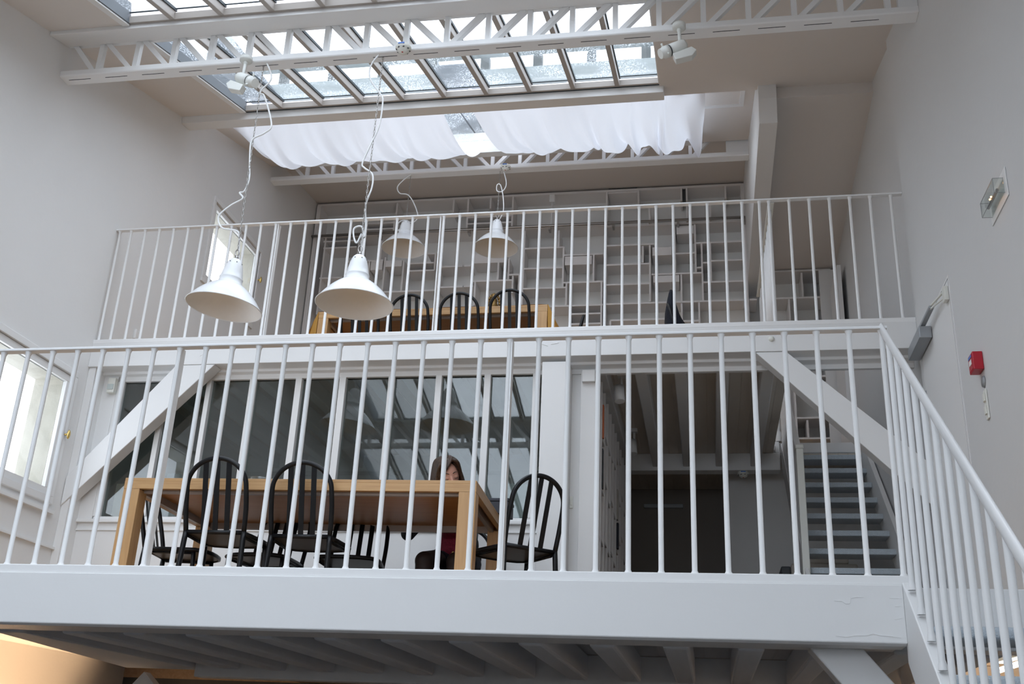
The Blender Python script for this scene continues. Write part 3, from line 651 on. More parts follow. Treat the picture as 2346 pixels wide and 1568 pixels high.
case('white shelves at the far end of the corridor beside the stairwell', [(1774, 623, 1902, 617), (1777, 684, 1894, 680.5), (1826, 959, 1914, 956), (1826, 1005, 1931, 1004), (1845, 863, 1907, 861), (1885, 877, 1908, 876), (1717, 687, 1734, 686), (1760, 870, 1800, 868), (1760, 915, 1800, 913), (1755, 958, 1800, 956), (1755, 1004, 1800, 1002)],
     [(1838, 625, 681), (1809, 685.6, 737), (1822, 840, 1005), (1851, 963, 1004), (1918, 830, 1004), (1772, 900, 1003)], [(1856, 879, 1906, 900)], YS, YS + .33, (.69, 1.30, FB, 5.30), grp=None)
B(1.30, XR + .03, YS - .02, YS + .02, FB, 5.30).build('trim_9', M['paint'], None, bevel=.004)['kind'] = 'structure'
dl = bpy.data.objects.new('door_3', None); C.objects.link(dl); dl.location = (1.36, 10.6, FB); struct(dl, 'white door leaf with round knob at the top of the rising stairs', 'door')
B(1.40, 1.44, 10.35, 11.0, FB + .01, 5.0).build('door_leaf', M['paint'], dl); MB().ell((1.37, 10.45, 4.05), (.025, .025, .025), 14, 10).build('knob', M['chrome'], dl)
# curtain / picture rail in front of the bookcase
p, q = aY(722, 543, YS - .09), aY(1709, 496, YS - .09)
pr = thing('ladder_rail', 'thin steel rail running along the front of the upstairs bookcase', 'rail', (p.x, p.y, p.z))
MB().tube([(XL + .03, YS - .09, (p.z + q.z) / 2), (.52, YS - .09, (p.z + q.z) / 2)], .017, 10).build('rod', M['chrome'], pr)
for u in (872, 1075, 1259, 1405, 1553, 1707):
    x = aY(u, 510, YS - .09).x; z = (p.z + q.z) / 2; B(x - .012, x + .012, YS - .095, YS, z - .05, z + .012).build('bracket', M['chrome'], pr)
# white junction box with pipe on the bookcase
p = aY(1265, 455, YS - .05)
jx = thing('junction_box', 'small white box with conduit high on the upstairs bookcase', 'junction box', p)
B(p.x - .032, p.x + .032, YS - .06, YS - .005, p.z - .05, p.z + .05).build('box', M['whitep'], jx, bevel=.006); MB().tube([(p.x, YS - .03, p.z - .05), (p.x, YS - .03, p.z - .35)], .012, 10).build('conduit', M['whitep'], jx)
# narrow side bookcase in the passage, shelves seen from the side
YS1, YS2 = 7.5, 9.85; xa, xb = -1.058, -.742
sb = thing('bookcase', 'pale bookcase along the left side of the passage, seen edge on', 'bookcase', (xa, 8.6, FA))
B(xa, xa + .02, YS1, YS2, FA, 2.74).build('back_panel', M['shelf'], sb)
rnd = random.Random(3)
ys = [YS1 + .26 * i for i in range(10)]
for i, y in enumerate(ys):
    B(xa + .02, xb, y, y + .022, FA, 2.72).build('divider', M['shelf'], sb)
    if i < 9:
        z = FA + .1 + rnd.random() * .2
        while z < 2.6:
            B(xa + .02, xb - .004, y + .022, y + .26, z, z + .02).build('shelf', M['shelf'], sb); z += .27 + rnd.random() * .18
def book(p0, p1, m, lab, nm='book', g=None): return tag(B(*p0[:1], *p1[:1], p0[1], p1[1], p0[2], p1[2]).build(nm, m, bevel=.003), lab, 'book', g)
book((-.98, 7.56, 2.30), (-.735, 7.60, 2.56), M['orange'], 'orange book high in the passage bookcase')
book((-.98, 7.565, 1.92), (-.738, 7.62, 2.22), M['darkgrey'], 'black book in the front of the passage bookcase')
book((-.98, 8.86, 1.98), (-.735, 8.93, 2.24), M['beige'], 'cream book farther along the passage bookcase')
book((-.98, 8.95, 1.75), (-.735, 9.00, 1.97), M['navybox'], 'dark book below the cream one in the passage bookcase')

# ================================================================ PENDANT LAMPS
def lamp(X, Y, zrim, R, cordpts, chain, lab, tilt=0.0):
    rt = thing('pendant_lamp', lab, 'pendant lamp', (X, Y, zrim), 'white enamel pendant lamps')
    k = R / .2135; q_ = k * .912
    T = Matrix.Rotation(tilt, 3, 'Y')
    o = Vc((X, Y, zrim))
    prof = [(.2135, 0), (.208, .010), (.190, .038), (.168, .068), (.144, .096), (.118, .122), (.094, .142), (.077, .154), (.068, .164), (.065, .188), (.067, .192), (.067, .198), (.062, .204), (.057, .240), (.050, .275), (.043, .300), (.036, .316), (.026, .328), (.012, .334), (0, .335)]
    MB().lathe([(r * k, z * q_) for r, z in prof], o, 56, T).build('shade', M['enamel'], rt)
    inn = [(.2115, .001), (.205, .010), (.187, .037), (.165, .066), (.141, .093), (.115, .118), (.091, .138), (.06, .148), (.0, .15)]
    MB().lathe([(r * k, z * q_) for r, z in inn], o, 56, T).build('shade_inside', M['enamelin'], rt)
    MB().lathe([(.2135 * k, -.003), (.2165 * k, .001), (.2135 * k, .005), (.210 * k, .001), (.2135 * k, -.003)], o, 56, T).build('rim', M['enamel'], rt)
    top = o + T @ Vc((0, 0, .335 * q_))
    h = MB()
    for a in range(7):
        an = a / 7 * 2 * PI; pp = o + T @ Vc((.0435 * k * math.cos(an), .0435 * k * math.sin(an), .298 * q_)); h.ell(pp, (.004, .004, .004), 8, 6)
    h.build('vent_holes', M['darkgrey'], rt)
    hk = MB().tube([top, top + Vc((0, 0, .02))], .012, 12); ring = [top + Vc((.014 * math.cos(a / 12 * 2 * PI), 0, .045 + .024 * math.sin(a / 12 * 2 * PI))) for a in range(12)]
    hk.tube(ring, .004, 8, True); hk.build('hook', M['chrome'], rt)
    ch = MB(); a, b = top + Vc((0, 0, .065)), chain; n = max(4, int((b - a).length / .024)); d = (b - a) / n; t = d.normalized()
    s1 = t.cross(Vc((0, 1, 0))).normalized(); s2 = t.cross(s1).normalized()
    for i in range(n):
        c = a + d * (i + .5); s_ = s1 if i % 2 else s2
        ch.tube([c + t * (.015 * math.cos(w / 8 * 2 * PI)) + s_ * (.0055 * math.sin(w / 8 * 2 * PI)) for w in range(8)], .0021, 4, True)
    ch.build('chain', M['chrome'], rt)
    pts = [aY(u, v, Y + .03) for u, v in cordpts] + [top + Vc((.008, .02, -.01))]
    MB().tube(spline(pts, 6), .0062, 8).build('cord', M['whitep'], rt)
    return rt
L1 = [(607, 134), (622, 178), (600, 205), (596, 215), (606, 222), (622, 285), (606, 305), (577, 322), (572, 370), (571, 410), (560, 438), (549, 442), (556, 455), (530, 470), (505, 490), (500, 505), (510, 523), (545, 531), (548, 560)]
lamp(-3.10, 5.97, 2.735, .25, L1, aY(606, 136, 6.03), 'white enamel pendant lamp, the leftmost, hanging tilted by the small window', .10)
L2 = [(879, 113), (851, 148), (848, 180), (873, 218), (877, 235), (868, 290), (845, 340), (830, 375), (835, 385), (853, 400), (852, 430), (838, 470), (838, 520), (834, 545), (829, 520), (812, 523), (810, 540), (817, 557), (830, 535), (828, 570)]
lamp(-2.199, 5.97, 2.725, .25, L2, aY(880, 112, 6.03), 'white enamel pendant lamp hanging in front of the upstairs table')
L3 = [(949, 395), (928, 410), (911, 428), (916, 443), (935, 447), (950, 470), (957, 497), (945, 510), (925, 505), (913, 512), (912, 528)]
lamp(-3.10, 9.73, 5.08, .235, L3, aY(942, 394, 9.80), 'smaller looking white pendant lamp farther back, left one above the library table')
L4 = [(1152, 385), (1160, 420), (1152, 438), (1139, 438), (1139, 424), (1147, 425), (1153, 455), (1152, 488), (1135, 515), (1128, 508)]
lamp(-2.10, 9.73, 5.04, .235, L4, aY(1146, 386, 9.80), 'smaller looking white pendant lamp farther back, right one above the library table')

# spotlights on the near truss
def spotlight(p, sgn, lab):
    rt = thing('spotlight', lab, 'spotlight', p, 'truss spotlights')
    p = Vc(p)
    MB().lathe([(0, -.035), (.03, -.035), (.045, -.03), (.045, 0), (0, 0)], p, 28).build('canopy', M['spot'], rt)
    MB().ell(p + Vc((0, 0, -.045)), (.016, .016, .018)).tube([p + Vc((0, 0, -.05)), p + Vc((sgn * .004, 0, -.175))], .012, 12).build('arm', M['spot'], rt)
    d = Vc((sgn * -.83, -.25, -.5)).normalized()
    a = p + Vc((sgn * .035, 0, -.168))
    def at(t): return a + d * t
    MB().tube([at(0), at(.02), at(.05), at(.12)], .04, 20, rs=[.036, .042, .042, .042]).build('body', M['spot'], rt)
    MB().tube([at(.121), at(.131)], .039, 20).build('groove', M['darkgrey'], rt)
    MB().tube([at(.131), at(.165), at(.168), at(.195)], .04, 20, rs=[.042, .042, .036, .034]).build('lens_barrel', M['spot'], rt)
    for an in (0.6, 2.6, 4.6):
        k = MB()
        up = d.cross(Vc((0, 1, 0))).normalized(); sd = d.cross(up)
        e = up * math.cos(an) + sd * math.sin(an); k.tube([at(.16) + e * .04, at(.16) + e * .062], .007, 8)
        k.build('shutter_knob', M['spot'], rt)
    o = at(.06) + Vc((sgn * .055, .0, -.055)); t = d; up = Vc((sgn * .5, 0, -.83)).normalized()
    pl = [o + t * .09 - up * .02, o + t * .10 + up * .035, o - t * .02 + up * .05, o - t * .075 + up * .02, o - t * .06 - up * .02]
    MB().prism([q + Vc((0, -.03, 0)) for q in pl], (0, .06, 0)).build('transformer_box', M['spot'], rt, bevel=.004)
p = aY(571, 136, 5.98); spotlight((p.x, 5.935, 4.712), -1, 'cream spotlight under the near truss, beside the leftmost lamp chain')
p = aY(1556, 55, 5.98); spotlight((p.x, 5.935, 4.712), 1, 'cream spotlight under the near truss, on the right by the plain ceiling')
def smoke(p, lab, s=1):
    rt = thing('smoke_detector', lab, 'smoke detector', p, 'smoke detectors'); p = Vc(p)
    MB().lathe([(0, 0), (.052 * s, 0), (.056 * s, -.008), (.056 * s, -.02), (.05 * s, -.032), (.042 * s, -.036), (.036 * s, -.048), (.02 * s, -.058), (0, -.06)], p, 32).build('housing', M['cream'], rt)
    B(p.x - .022 * s, p.x + .022 * s, p.y - .0585 * s, p.y - .04 * s, p.z - .017, p.z - .006).build('blue_label', M['blue'], rt)
    MB().ell(p + Vc((0, -.012, -.058)), (.007, .007, .004)).build('red_light', M['redlabel'], rt)
    mm = MB()
    for k in range(8):
        a = k / 8 * 2 * PI + .2; mm.bar(p + Vc((.043 * s * math.cos(a), .043 * s * math.sin(a), -.0345)), p + Vc((.050 * s * math.cos(a + .25), .05 * s * math.sin(a + .25), -.033)), .008, .004)
    mm.build('vent', M['darkgrey'], rt)
p = aY(934, 104, 6.03); smoke((p.x, 5.94, 4.712), 'round smoke detector with blue label under the near truss')
p = aY(1162, 379, 9.79); smoke((p.x, 9.71, 6.02), 'round smoke detector with blue label under the far truss')
p = aY(1702, 1074, 10.06); smoke((p.x, 10.06, 2.71), 'small smoke detector under the beam in the passage')
# little projector spots on the passage ceiling
for u, v, Y, w in ((1424, 868, 7.75, 'nearer'), (1453, 985, 9.2, 'farther')):
    p = aY(u, v, Y); rt = thing('ceiling_spot', 'small white ceiling spot above the passage bookcase, the %s one' % w, 'spotlight', (p.x, Y, 2.74), 'passage ceiling spots')
    B(p.x - .03, p.x + .03, Y - .03, Y + .03, 2.845, 2.879).tube([(p.x, Y, 2.85), (p.x, Y, 2.76)], .01, 10).build('mount', M['whitep'], rt)
    MB().tube([(p.x - .02, Y, 2.77), (p.x - .01, Y - .02, 2.64)], .04, 18).build('head', M['whitep'], rt)

# ================================================================ CURTAINS
def curtain(x0t, x1t, x0b, x1b, n, lab, bunch, seed, edge=False):
    m = MB(); NX, NY = n, 30
    rn = random.Random(seed); ph = [rn.random() * 6 for _ in range(8)]
    for i in range(NX + 1):
        t = i / NX; b = bunch(t)
        q = t + .012 * math.sin(t * 21 + ph[3])
        f = 1.0 * math.sin(q * 30 + ph[0]) + .7 * math.sin(q * 53 + ph[1]) + .5 * math.sin(q * 87 + ph[2])      # long soft folds
        g = math.sin(q * 64 + ph[4]) + .6 * math.sin(q * 103 + ph[5])                                           # tight gathers
        sc = abs(math.sin((t * abs(x1b - x0b) / .295 + .2) * PI)) ** .7
        for j in range(NY + 1):
            v = j / NY
            x = (x0t + (x1t - x0t) * t) * (1 - v) + (x0b + (x1b - x0b) * t) * v
            y = 7.93 + (9.66 - 7.93) * v
            z = 5.60 + (6.27 - 5.60) * v
            dep = .27 + .085 * sc * v + .030 * f * (1 - .3 * b) + .13 * b * g * (.35 + .65 * v) + .06 * b
            if edge: dep *= min(1, .12 + t / .16)
            z -= dep * 4 * v * (1 - v)
            z += (.016 * f + .06 * b * g) * (.3 + v) * (1 - v * v)
            x += (.03 * math.sin(v * 4 + q * 40) + .03 * g * v) * b + .012 * math.sin(v * 6 + q * 25)
            y += .03 * b * g * v
            m.v.append(Vc((x, y, z)))
    for i in range(NX):
        for j in range(NY): m.f.append((i * (NY + 1) + j, (i + 1) * (NY + 1) + j, (i + 1) * (NY + 1) + j + 1, i * (NY + 1) + j + 1)); m.sm.append(True)
    o = m.build('curtain', M['curtain']); tag(o, lab, 'curtain', 'roof curtains'); return o
curtain(-4.44, -2.30, -4.70, -2.24, 220, 'white sheer curtain slung under the roof, on the left of the gap', lambda t: max(0, .25 - t * .5), 3, True)
curtain(-2.04, .06, -1.80, .03, 360, 'white sheer curtain slung under the roof, bunched to the right', lambda t: .08 if t < .40 else min(1, .08 + (t - .40) * 2.0), 11)

# ================================================================ TABLES AND CHAIRS
def table(cx, cy, z0, L, W, Hh, rot, lab, apron=True):
    rt = thing('dining_table', lab, 'table', (0, 0, 0), 'oak dining tables')
    m = MB()
    t = .062
    # slab top as a frame plus panel
    B(-L / 2, L / 2, -W / 2, W / 2, Hh - .018, Hh).build('tabletop', M['oakx'], rt, bevel=.002)
    B(-L / 2, L / 2, -W / 2, -W / 2 + .03, Hh - t, Hh - .018).build('edge_board', M['oakx'], rt)
    B(-L / 2, L / 2, W / 2 - .03, W / 2, Hh - t, Hh - .018).build('edge_board', M['oakx'], rt)
    B(-L / 2, -L / 2 + .03, -W / 2 + .03, W / 2 - .03, Hh - t, Hh - .018).build('edge_board', M['oakx'], rt)
    B(L / 2 - .03, L / 2, -W / 2 + .03, W / 2 - .03, Hh - t, Hh - .018).build('edge_board', M['oakx'], rt)
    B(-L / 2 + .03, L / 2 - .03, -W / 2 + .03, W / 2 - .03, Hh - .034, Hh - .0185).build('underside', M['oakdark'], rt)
    m = MB()
    for a in (-1, 1): m.box(-L / 2 + .095, L / 2 - .095, a * (W / 2 - .07) - .012, a * (W / 2 - .07) + .012, Hh - t - .012, Hh - .034)
    for a in (-1, 1): m.box(a * (L / 2 - .07) - .012, a * (L / 2 - .07) + .012, -W / 2 + .095, W / 2 - .095, Hh - t - .012, Hh - .034)
    m.build('steel_frame', M['frame'], rt)
    for a in (-1, 1):
        for b in (-1, 1): B(a * L / 2, a * (L / 2 - .095), b * W / 2, b * (W / 2 - .095), .002, Hh - t - .0005).build('leg', M['oakz'], rt, bevel=.003)
    rt.location = (cx, cy, z0); rt.rotation_euler = (0, 0, rot); return rt
TA = .755
ra = math.radians(2.2)
table(-2.245, 5.975, FA, 2.02, 1.09, TA, ra, 'oak table on the lower mezzanine where the woman sits')
table(-2.33, 8.78, FB, 2.07, 1.05, .745, math.radians(-.3), 'oak table on the upper mezzanine in front of the bookcase')
# ochre cloth on the upper table, flaring out over both ends
zt = FB + .745; m = MB(); NX = 40; NY = 16
for i in range(NX + 1):
    t = i / NX
    for j in range(NY + 1):
        y = 8.262 + j / NY * 1.0
        s = -1.22 + 2.44 * t
        if abs(s) <= 1.035: x, z = s, zt + .006 + .004 * math.sin(s * 9 + y * 3) * (j == 0 or j == NY)
        else:
            e = abs(s) - 1.035; x = math.copysign(1.037 + e * .50 + .02 * math.sin(y * 9) * e * 4, s); z = zt + .006 - e * 1.0 * (1 + .1 * math.sin(y * 7))
        m.v.append(Vc((-2.33 + x, y, z)))
for i in range(NX):
    for j in range(NY): m.f.append((i * (NY + 1) + j, (i + 1) * (NY + 1) + j, (i + 1) * (NY + 1) + j + 1, i * (NY + 1) + j + 1)); m.sm.append(True)
for g_ in (-1, 1):      # loose corner folds hanging at the front of both ends
    o_ = [Vc((-2.33 + g_ * 1.034, 8.252, zt + .007)), Vc((-2.33 + g_ * 1.085, 8.268, zt - .10)), Vc((-2.33 + g_ * 1.128, 8.295, zt - .215)), Vc((-2.33 + g_ * 1.085, 8.262, zt - .225)), Vc((-2.33 + g_ * 1.040, 8.256, zt - .21))]
    m.add(o_ + [Vc((-2.33 + g_ * 1.036, 8.250, zt - .10))], [(0, 1, 5), (5, 1, 3, 4), (1, 2, 3)], True)
tag(m.build('tablecloth', M['brown']), 'ochre cloth over the upstairs table flaring out past both ends', 'tablecloth')

def make_chair(lab):
    rt = thing('metal_chair', lab, 'chair', (0, 0, 0), 'black metal chairs')
    # local frame: chair faces +Y; rear bar of seat at y = 0
    hw = .165
    P = []
    for s in (-1,):
        P += [Vc((-hw - .018, -.045, 0)), Vc((-hw - .006, -.012, .25)), Vc((-hw, 0, .44)), Vc((-hw - .006, -.03, .56)), Vc((-hw - .004, -.058, .66))]
    n = 14
    for k in range(1, n):
        a = PI * k / n; P.append(Vc((-math.cos(a) * (hw + .004), -.062 - .034 * math.sin(a), .672 + .152 * math.sin(a))))
    P += [Vc((hw + .004, -.058, .66)), Vc((hw + .006, -.03, .56)), Vc((hw, 0, .44)), Vc((hw + .006, -.012, .25)), Vc((hw + .018, -.045, 0))]
    leftleg = P[:3]; hoop = P[2:-2]; rightleg = P[-3:]
    MB().tube(spline(hoop, 3), .0135, 12).build('back_hoop', M['black'], rt)
    for lg in (leftleg, rightleg): MB().tube(spline(lg, 4), .0145, 12).build('leg', M['black'], rt)
    for i, x in enumerate((-.066, 0, .066)):
        zt_ = .672 + .152 * math.sqrt(max(0, 1 - (x / (hw + .004)) ** 2)); yt = -.062 - .034 * math.sqrt(max(0, 1 - (x / (hw + .004)) ** 2))
        s = MB(); pts = [Vc((x, .0, .445)), Vc((x, -.03, .56)), Vc((x, yt, zt_))]; pts = spline(pts, 5)
        for a, b in zip(pts, pts[1:]): s.bar(a, b, .029, .005, up=(0, -1, .2))
        s.build('slat', M['black'], rt)
    MB().tube([(-hw, 0, .437), (hw, 0, .437)], .0125, 12).build('rear_bar', M['black'], rt)
    out = [(-hw, .005), (-hw - .012, .10), (-hw - .022, .24), (-hw - .02, .31), (-hw + .02, .355), (-.08, .375), (0, .38), (.08, .375), (hw - .02, .355), (hw + .02, .31), (hw + .022, .24), (hw + .012, .10), (hw, .005)]
    m = MB().prism([Vc((x, y, .428)) for x, y in out], (0, 0, .014)); m.build('seat', M['seatply'], rt)
    MB().tube([Vc((x, y, .434)) for x, y in out], .0125, 10).build('seat_rim', M['black'], rt)
    for s in (-1, 1):
        MB().tube(spline([(s * (hw + .012), .30, .43), (s * (hw + .014), .312, .25), (s * (hw + .018), .33, 0)], 4), .013, 12).build('leg', M['black'], rt)
        MB().tube([(s * (hw - .01), .02, .418), (s * (hw + .005), .30, .418)], .008, 8).build('brace', M['black'], rt)
    return rt
ch0 = make_chair('tmp'); used = [False]
def chair(x, y, z, rot, lab):
    o = ch0 if not used[0] else copy_tree(ch0)
    used[0] = True
    o.location = (x, y, z); o.rotation_euler = (0, 0, rot); o['label'] = lab; o['category'] = 'chair'; o['group'] = 'black metal chairs'
    return o
chair(-2.62, 5.34, FA, ra, 'black hoop-back metal chair at the near side of the lower table, left of two')
chair(-2.167, 5.435, FA, ra, 'black hoop-back metal chair at the near side of the lower table, right of two')
chair(-.95, 5.71, FA, math.atan2(.824, -.566) - PI / 2 + math.radians(8), 'black metal chair pulled up at the right end of the lower table')
chair(-3.30, 5.97, FA, -PI / 2 + math.radians(8), 'black metal chair at the left end of the lower table')
chair(-2.655, 6.33, FA, PI - .06, 'black metal chair on the far side of the lower table, left one')
chair(-2.15, 6.37, FA, PI + .12, 'black metal chair on the far side of the lower table, middle one')
chair(-1.60, 6.93, FA, PI + .10, 'black metal chair under the seated woman')
for x, w in ((-2.95, 'leftmost, half hidden by the hanging lamp'), (-2.50, 'second from the left'), (-2.055, 'third from the left'), (-1.607, 'rightmost of the row')):
    chair(x, 8.20 if x > -1.7 else 8.23, FB, -.02, 'black hoop-back chair along the upstairs table, ' + w)
chair(-1.14, 8.72, FB, PI / 2 + .2, 'black chair at the right end of the upstairs table, just its top showing')
chair(-.19, 8.55, FB, -PI / 2 + .02, 'black chair upstairs carrying a dark jacket')
# dark jacket hung over that chair
jk = MB()
prof = [(1534, 1541, 666, .02), (1531, 1544, 676, .05), (1527, 1548, 695, .09), (1524, 1555, 718, .13), (1523, 1565, 738, .15), (1522, 1573, 752, .16), (1520, 1578, 775, .16), (1520, 1580, 800, .15)]
rings = []
for u, u2, v, w in prof:
    a, b = aY(u, v, 8.55), aY(u2, v, 8.55); c_ = (a + b) / 2; hx = (b.x - a.x) / 2
    rings.append([c_ + Vc((hx * math.cos(k / 16 * 2 * PI) * (1 + .05 * math.sin(k * 2.3 + v)), w * math.sin(k / 16 * 2 * PI) * (1 + .06 * math.sin(k * 3.1)), 0)) for k in range(16)])
vs = [q for r_ in rings for q in r_]; n_ = len(rings)
jk.add(vs, [(i * 16 + k, i * 16 + (k + 1) % 16, (i + 1) * 16 + (k + 1) % 16, (i + 1) * 16 + k) for i in range(n_ - 1) for k in range(16)] + [tuple(range(16)), tuple(reversed(range((n_ - 1) * 16, n_ * 16)))], True)
tag(jk.build('jacket', M['navy']), 'dark navy jacket draped to a peak over a chair upstairs', 'jacket')
# things on the tables
b = aZ(1131, 704, FB + .757); b = Vc((-1.80, 8.62, FB + .757))
sy = 8.42; sx = ray(1131, 690).x * sy; fz = FB + .757
fg = thing('figurine', 'small ornate bronze figurine standing on the upstairs table', 'figurine', (sx, sy, fz))
B(sx - .055, sx + .055, sy - .04, sy + .04, fz, fz + .045).build('base', M['bronze'], fg, bevel=.005)
m = MB().lathe([(.04, 0), (.045, .02), (.03, .045), (.035, .07), (.02, .10), (.022, .115), (.014, .135), (0, .15)], (sx, sy, fz + .045), 16)
for k in range(11):
    a = PI * k / 10; m.ell((sx + .052 * math.cos(a), sy + .01, fz + .085 + .095 * math.sin(a)), (.013, .009, .017), 8, 6)
m.build('figure', M['bronze'], fg)
x = ray(981, 697).x * 8.9
tag(B(x - .012, x + .012, 8.88, 8.93, FB + .757, FB + .757 + .18).build('card', M['whitep']), 'narrow white card standing on the upstairs table', 'card')
vx = ray(602, 1085).x * 5.95
vz = FA + TA + .001
vm = MB().lathe([(0, 0), (.066, 0), (.072, .012), (.074, .12), (.074, .135), (.071, .135), (.069, .02), (0, .012)], (vx, 5.95, vz), 36); tag(vm.build('glass_bowl', M['clear']), 'clear glass bowl standing on the lower table', 'bowl')
bx_ = thing('storage_box', 'dark navy box on the far right corner of the lower table', 'box', (-1.33, 6.42, vz))
B(-1.50, -1.185, 6.26, 6.44, vz, vz + .075).build('body', M['navybox'], bx_, bevel=.004)
B(-1.503, -1.182, 6.257, 6.443, vz + .076, vz + .096).build('lid', M['navybox'], bx_, bevel=.004)
tag(B(-1.85, -1.68, 6.33, 6.45, vz, vz + .012).build('open_book', M['whitep']), 'pale open book on the lower table in front of the woman', 'book')

# ================================================================ WALL FITTINGS
p = aX(2284, 448, XR)
em = thing('emergency_light', 'clear boxed emergency light with two amber points on the right wall', 'emergency light', (XR, 4.9, 2.68))
ey0, ey1, ez0, ez1, ed = 4.765, 5.015, 2.655, 2.735, .055
B(XR - .005, XR - .001, 4.725, 5.045, 2.62, 2.775).build('back_plate', M['whitep'], em, bevel=.002)
B(XR - ed, XR - .006, ey0, ey1, ez0, ez1).build('cover', M['clear'], em, bevel=.004)
MB().tube([(XR - .03, 4.80, 2.69), (XR - .03, 4.98, 2.69)], .008, 10).build('reflector', M['chrome'], em)
for y in (4.868, 4.892): MB().ell((XR - .042, y, 2.69), (.0045, .0045, .004)).build('filament', M['filament'], em)
m = MB()
for y in (ey0, ey1):
    for z in (ez0, ez1): m.bar((XR - ed, y, z), (XR - .006, y, z), .002, .002)
for z in (ez0, ez1): m.bar((XR - ed, ey0, z), (XR - ed, ey1, z), .002, .002)
for y in (ey0, ey1): m.bar((XR - ed, y, ez0), (XR - ed, y, ez1), .002, .002, up=(0, 1, 0))
m.build('cover_edges', M['greym'], em)
fa = thing('fire_alarm', 'red fire alarm call point on the right wall', 'fire alarm', (XR, 5.62, 2.07))
B(XR - .052, XR - .001, 5.535, 5.635, 2.042, 2.142).build('housing', M['red'], fa, bevel=.004)
B(XR - .054, XR - .051, 5.548, 5.622, 2.050, 2.134).build('front_plate', M['red'], fa)
B(XR - .056, XR - .053, 5.562, 5.608, 2.078, 2.106).build('glass_window', M['whitep'], fa)
B(XR - .056, XR - .053, 5.553, 5.617, 2.116, 2.130).build('blue_label', M['blue'], fa)
p = aX(2255, 875, XR)
tag(MB().lathe([(0, .008), (.03, .008), (.032, 0), (0, 0)], (XR - .001, p.y, p.z), 28, Matrix.Rotation(-PI / 2, 3, 'Y')).build('cover_plate', M['greym']), 'round grey cover plate under the red fire alarm', 'plate')
sw = thing('light_switch', 'tall cream switch plate on the right wall below the grey disc', 'switch', (XR, 5.57, 1.85))
B(XR - .010, XR - .001, 5.54, 5.59, 1.775, 1.935).build('plate', M['cream'], sw, bevel=.003)
for z in (1.80, 1.87): B(XR - .018, XR - .010, 5.55, 5.58, z, z + .045).build('rocker', M['cream'], sw, bevel=.003)
p = aY(1309, 1152, 7.278)
sw = thing('light_switch', 'small cream switch in the narrow recess between post and passage', 'switch', (p.x, 7.278, p.z))
B(p.x - .012, p.x + .012, 7.268, 7.279, p.z - .042, p.z + .042).build('plate', M['cream'], sw, bevel=.003); B(p.x - .006, p.x + .006, 7.262, 7.269, p.z - .02, p.z + .02).build('rocker', M['cream'], sw, bevel=.002)
p = aY(255, 884, 7.19)
ms = thing('motion_sensor', 'white motion sensor in the corner above the left brace', 'sensor', (p.x, 7.2, p.z - .06))
B(p.x - .032, p.x + .032, 7.18, 7.23, p.z - .06, p.z + .065).build('housing', M['cream'], ms, bevel=.008); B(p.x - .026, p.x + .026, 7.174, 7.182, p.z - .035, p.z + .01).build('lens', M['greydev'], ms, bevel=.003)
p = aX(311, 770, XL)
tag(B(XL + .001, XL + .025, p.y - .045, p.y + .045, p.z - .04, p.z + .045).build('power_socket', M['whitep'], bevel=.005), 'white power socket low on the left wall upstairs', 'socket')

# ================================================================ OFFICE BEHIND THE GLASS, PASSAGE MACHINE
tag(B(-4.62, -4.50, 8.35, 8.40, FA, 2.25).build('door_panel', M['paleblue']), 'pale blue upright panel inside the room behind the glass', 'panel')
mn = thing('monitor', 'pale computer monitor behind the right end pane', 'monitor', (-1.40, 7.75, 1.55))
B(-1.52, -1.28, 7.70, 7.76, 1.72, 1.99).build('screen_back', M['greydev'], mn, bevel=.01); B(-1.44, -1.36, 7.73, 7.77, 1.58, 1.72).build('stand', M['greydev'], mn); B(-1.5, -1.3, 7.66, 7.84, 1.56, 1.58).build('foot', M['greydev'], mn)
dk = thing('desk', 'white desk behind the glazed partition', 'desk', (-2.0, 7.8, FA))
B(-2.8, -1.15, 7.4, 8.1, 1.53, 1.56).build('desktop', M['whitep'], dk)
for x in (-2.76, -1.19):
    for y in (7.44, 8.06): B(x - .02, x + .02, y - .02, y + .02, FA, 1.53).build('leg', M['greym'], dk)
tag(B(-1.30, -1.17, 7.50, 7.68, 1.561, 1.70).build('printer', M['greydev'], bevel=.008), 'small pale printer on the desk behind the glass', 'printer')
bn = MB().box(-4.47, -4.40, 7.34, 7.6, 1.6, 1.9); tag(bn.build('file_binder', M['beige'], bevel=.004), 'striped binder behind the lowest left pane', 'binder')
tag(B(-4.48, -4.1, 7.33, 7.62, FA, 1.599).build('cabinet', M['whitep'], bevel=.004), 'white low cabinet behind the left pane', 'cabinet')
cp = thing('photocopier', 'beige photocopier standing under the rising stairs', 'photocopier', (.95, 9.2, FA))
B(.70, 1.25, 9.35, 9.85, FA + .001, 1.72).build('body', M['beige'], cp, bevel=.02); B(.62, .70, 9.4, 9.8, 1.50, 1.70).build('side_tray', M['darkgrey'], cp, bevel=.01)
B(.76, 1.20, 9.335, 9.352, 1.58, 1.68).build('front_slot', M['darkgrey'], cp); B(.76, 1.18, 9.38, 9.82, 1.721, 1.80).build('document_feeder', M['beige'], cp, bevel=.015)
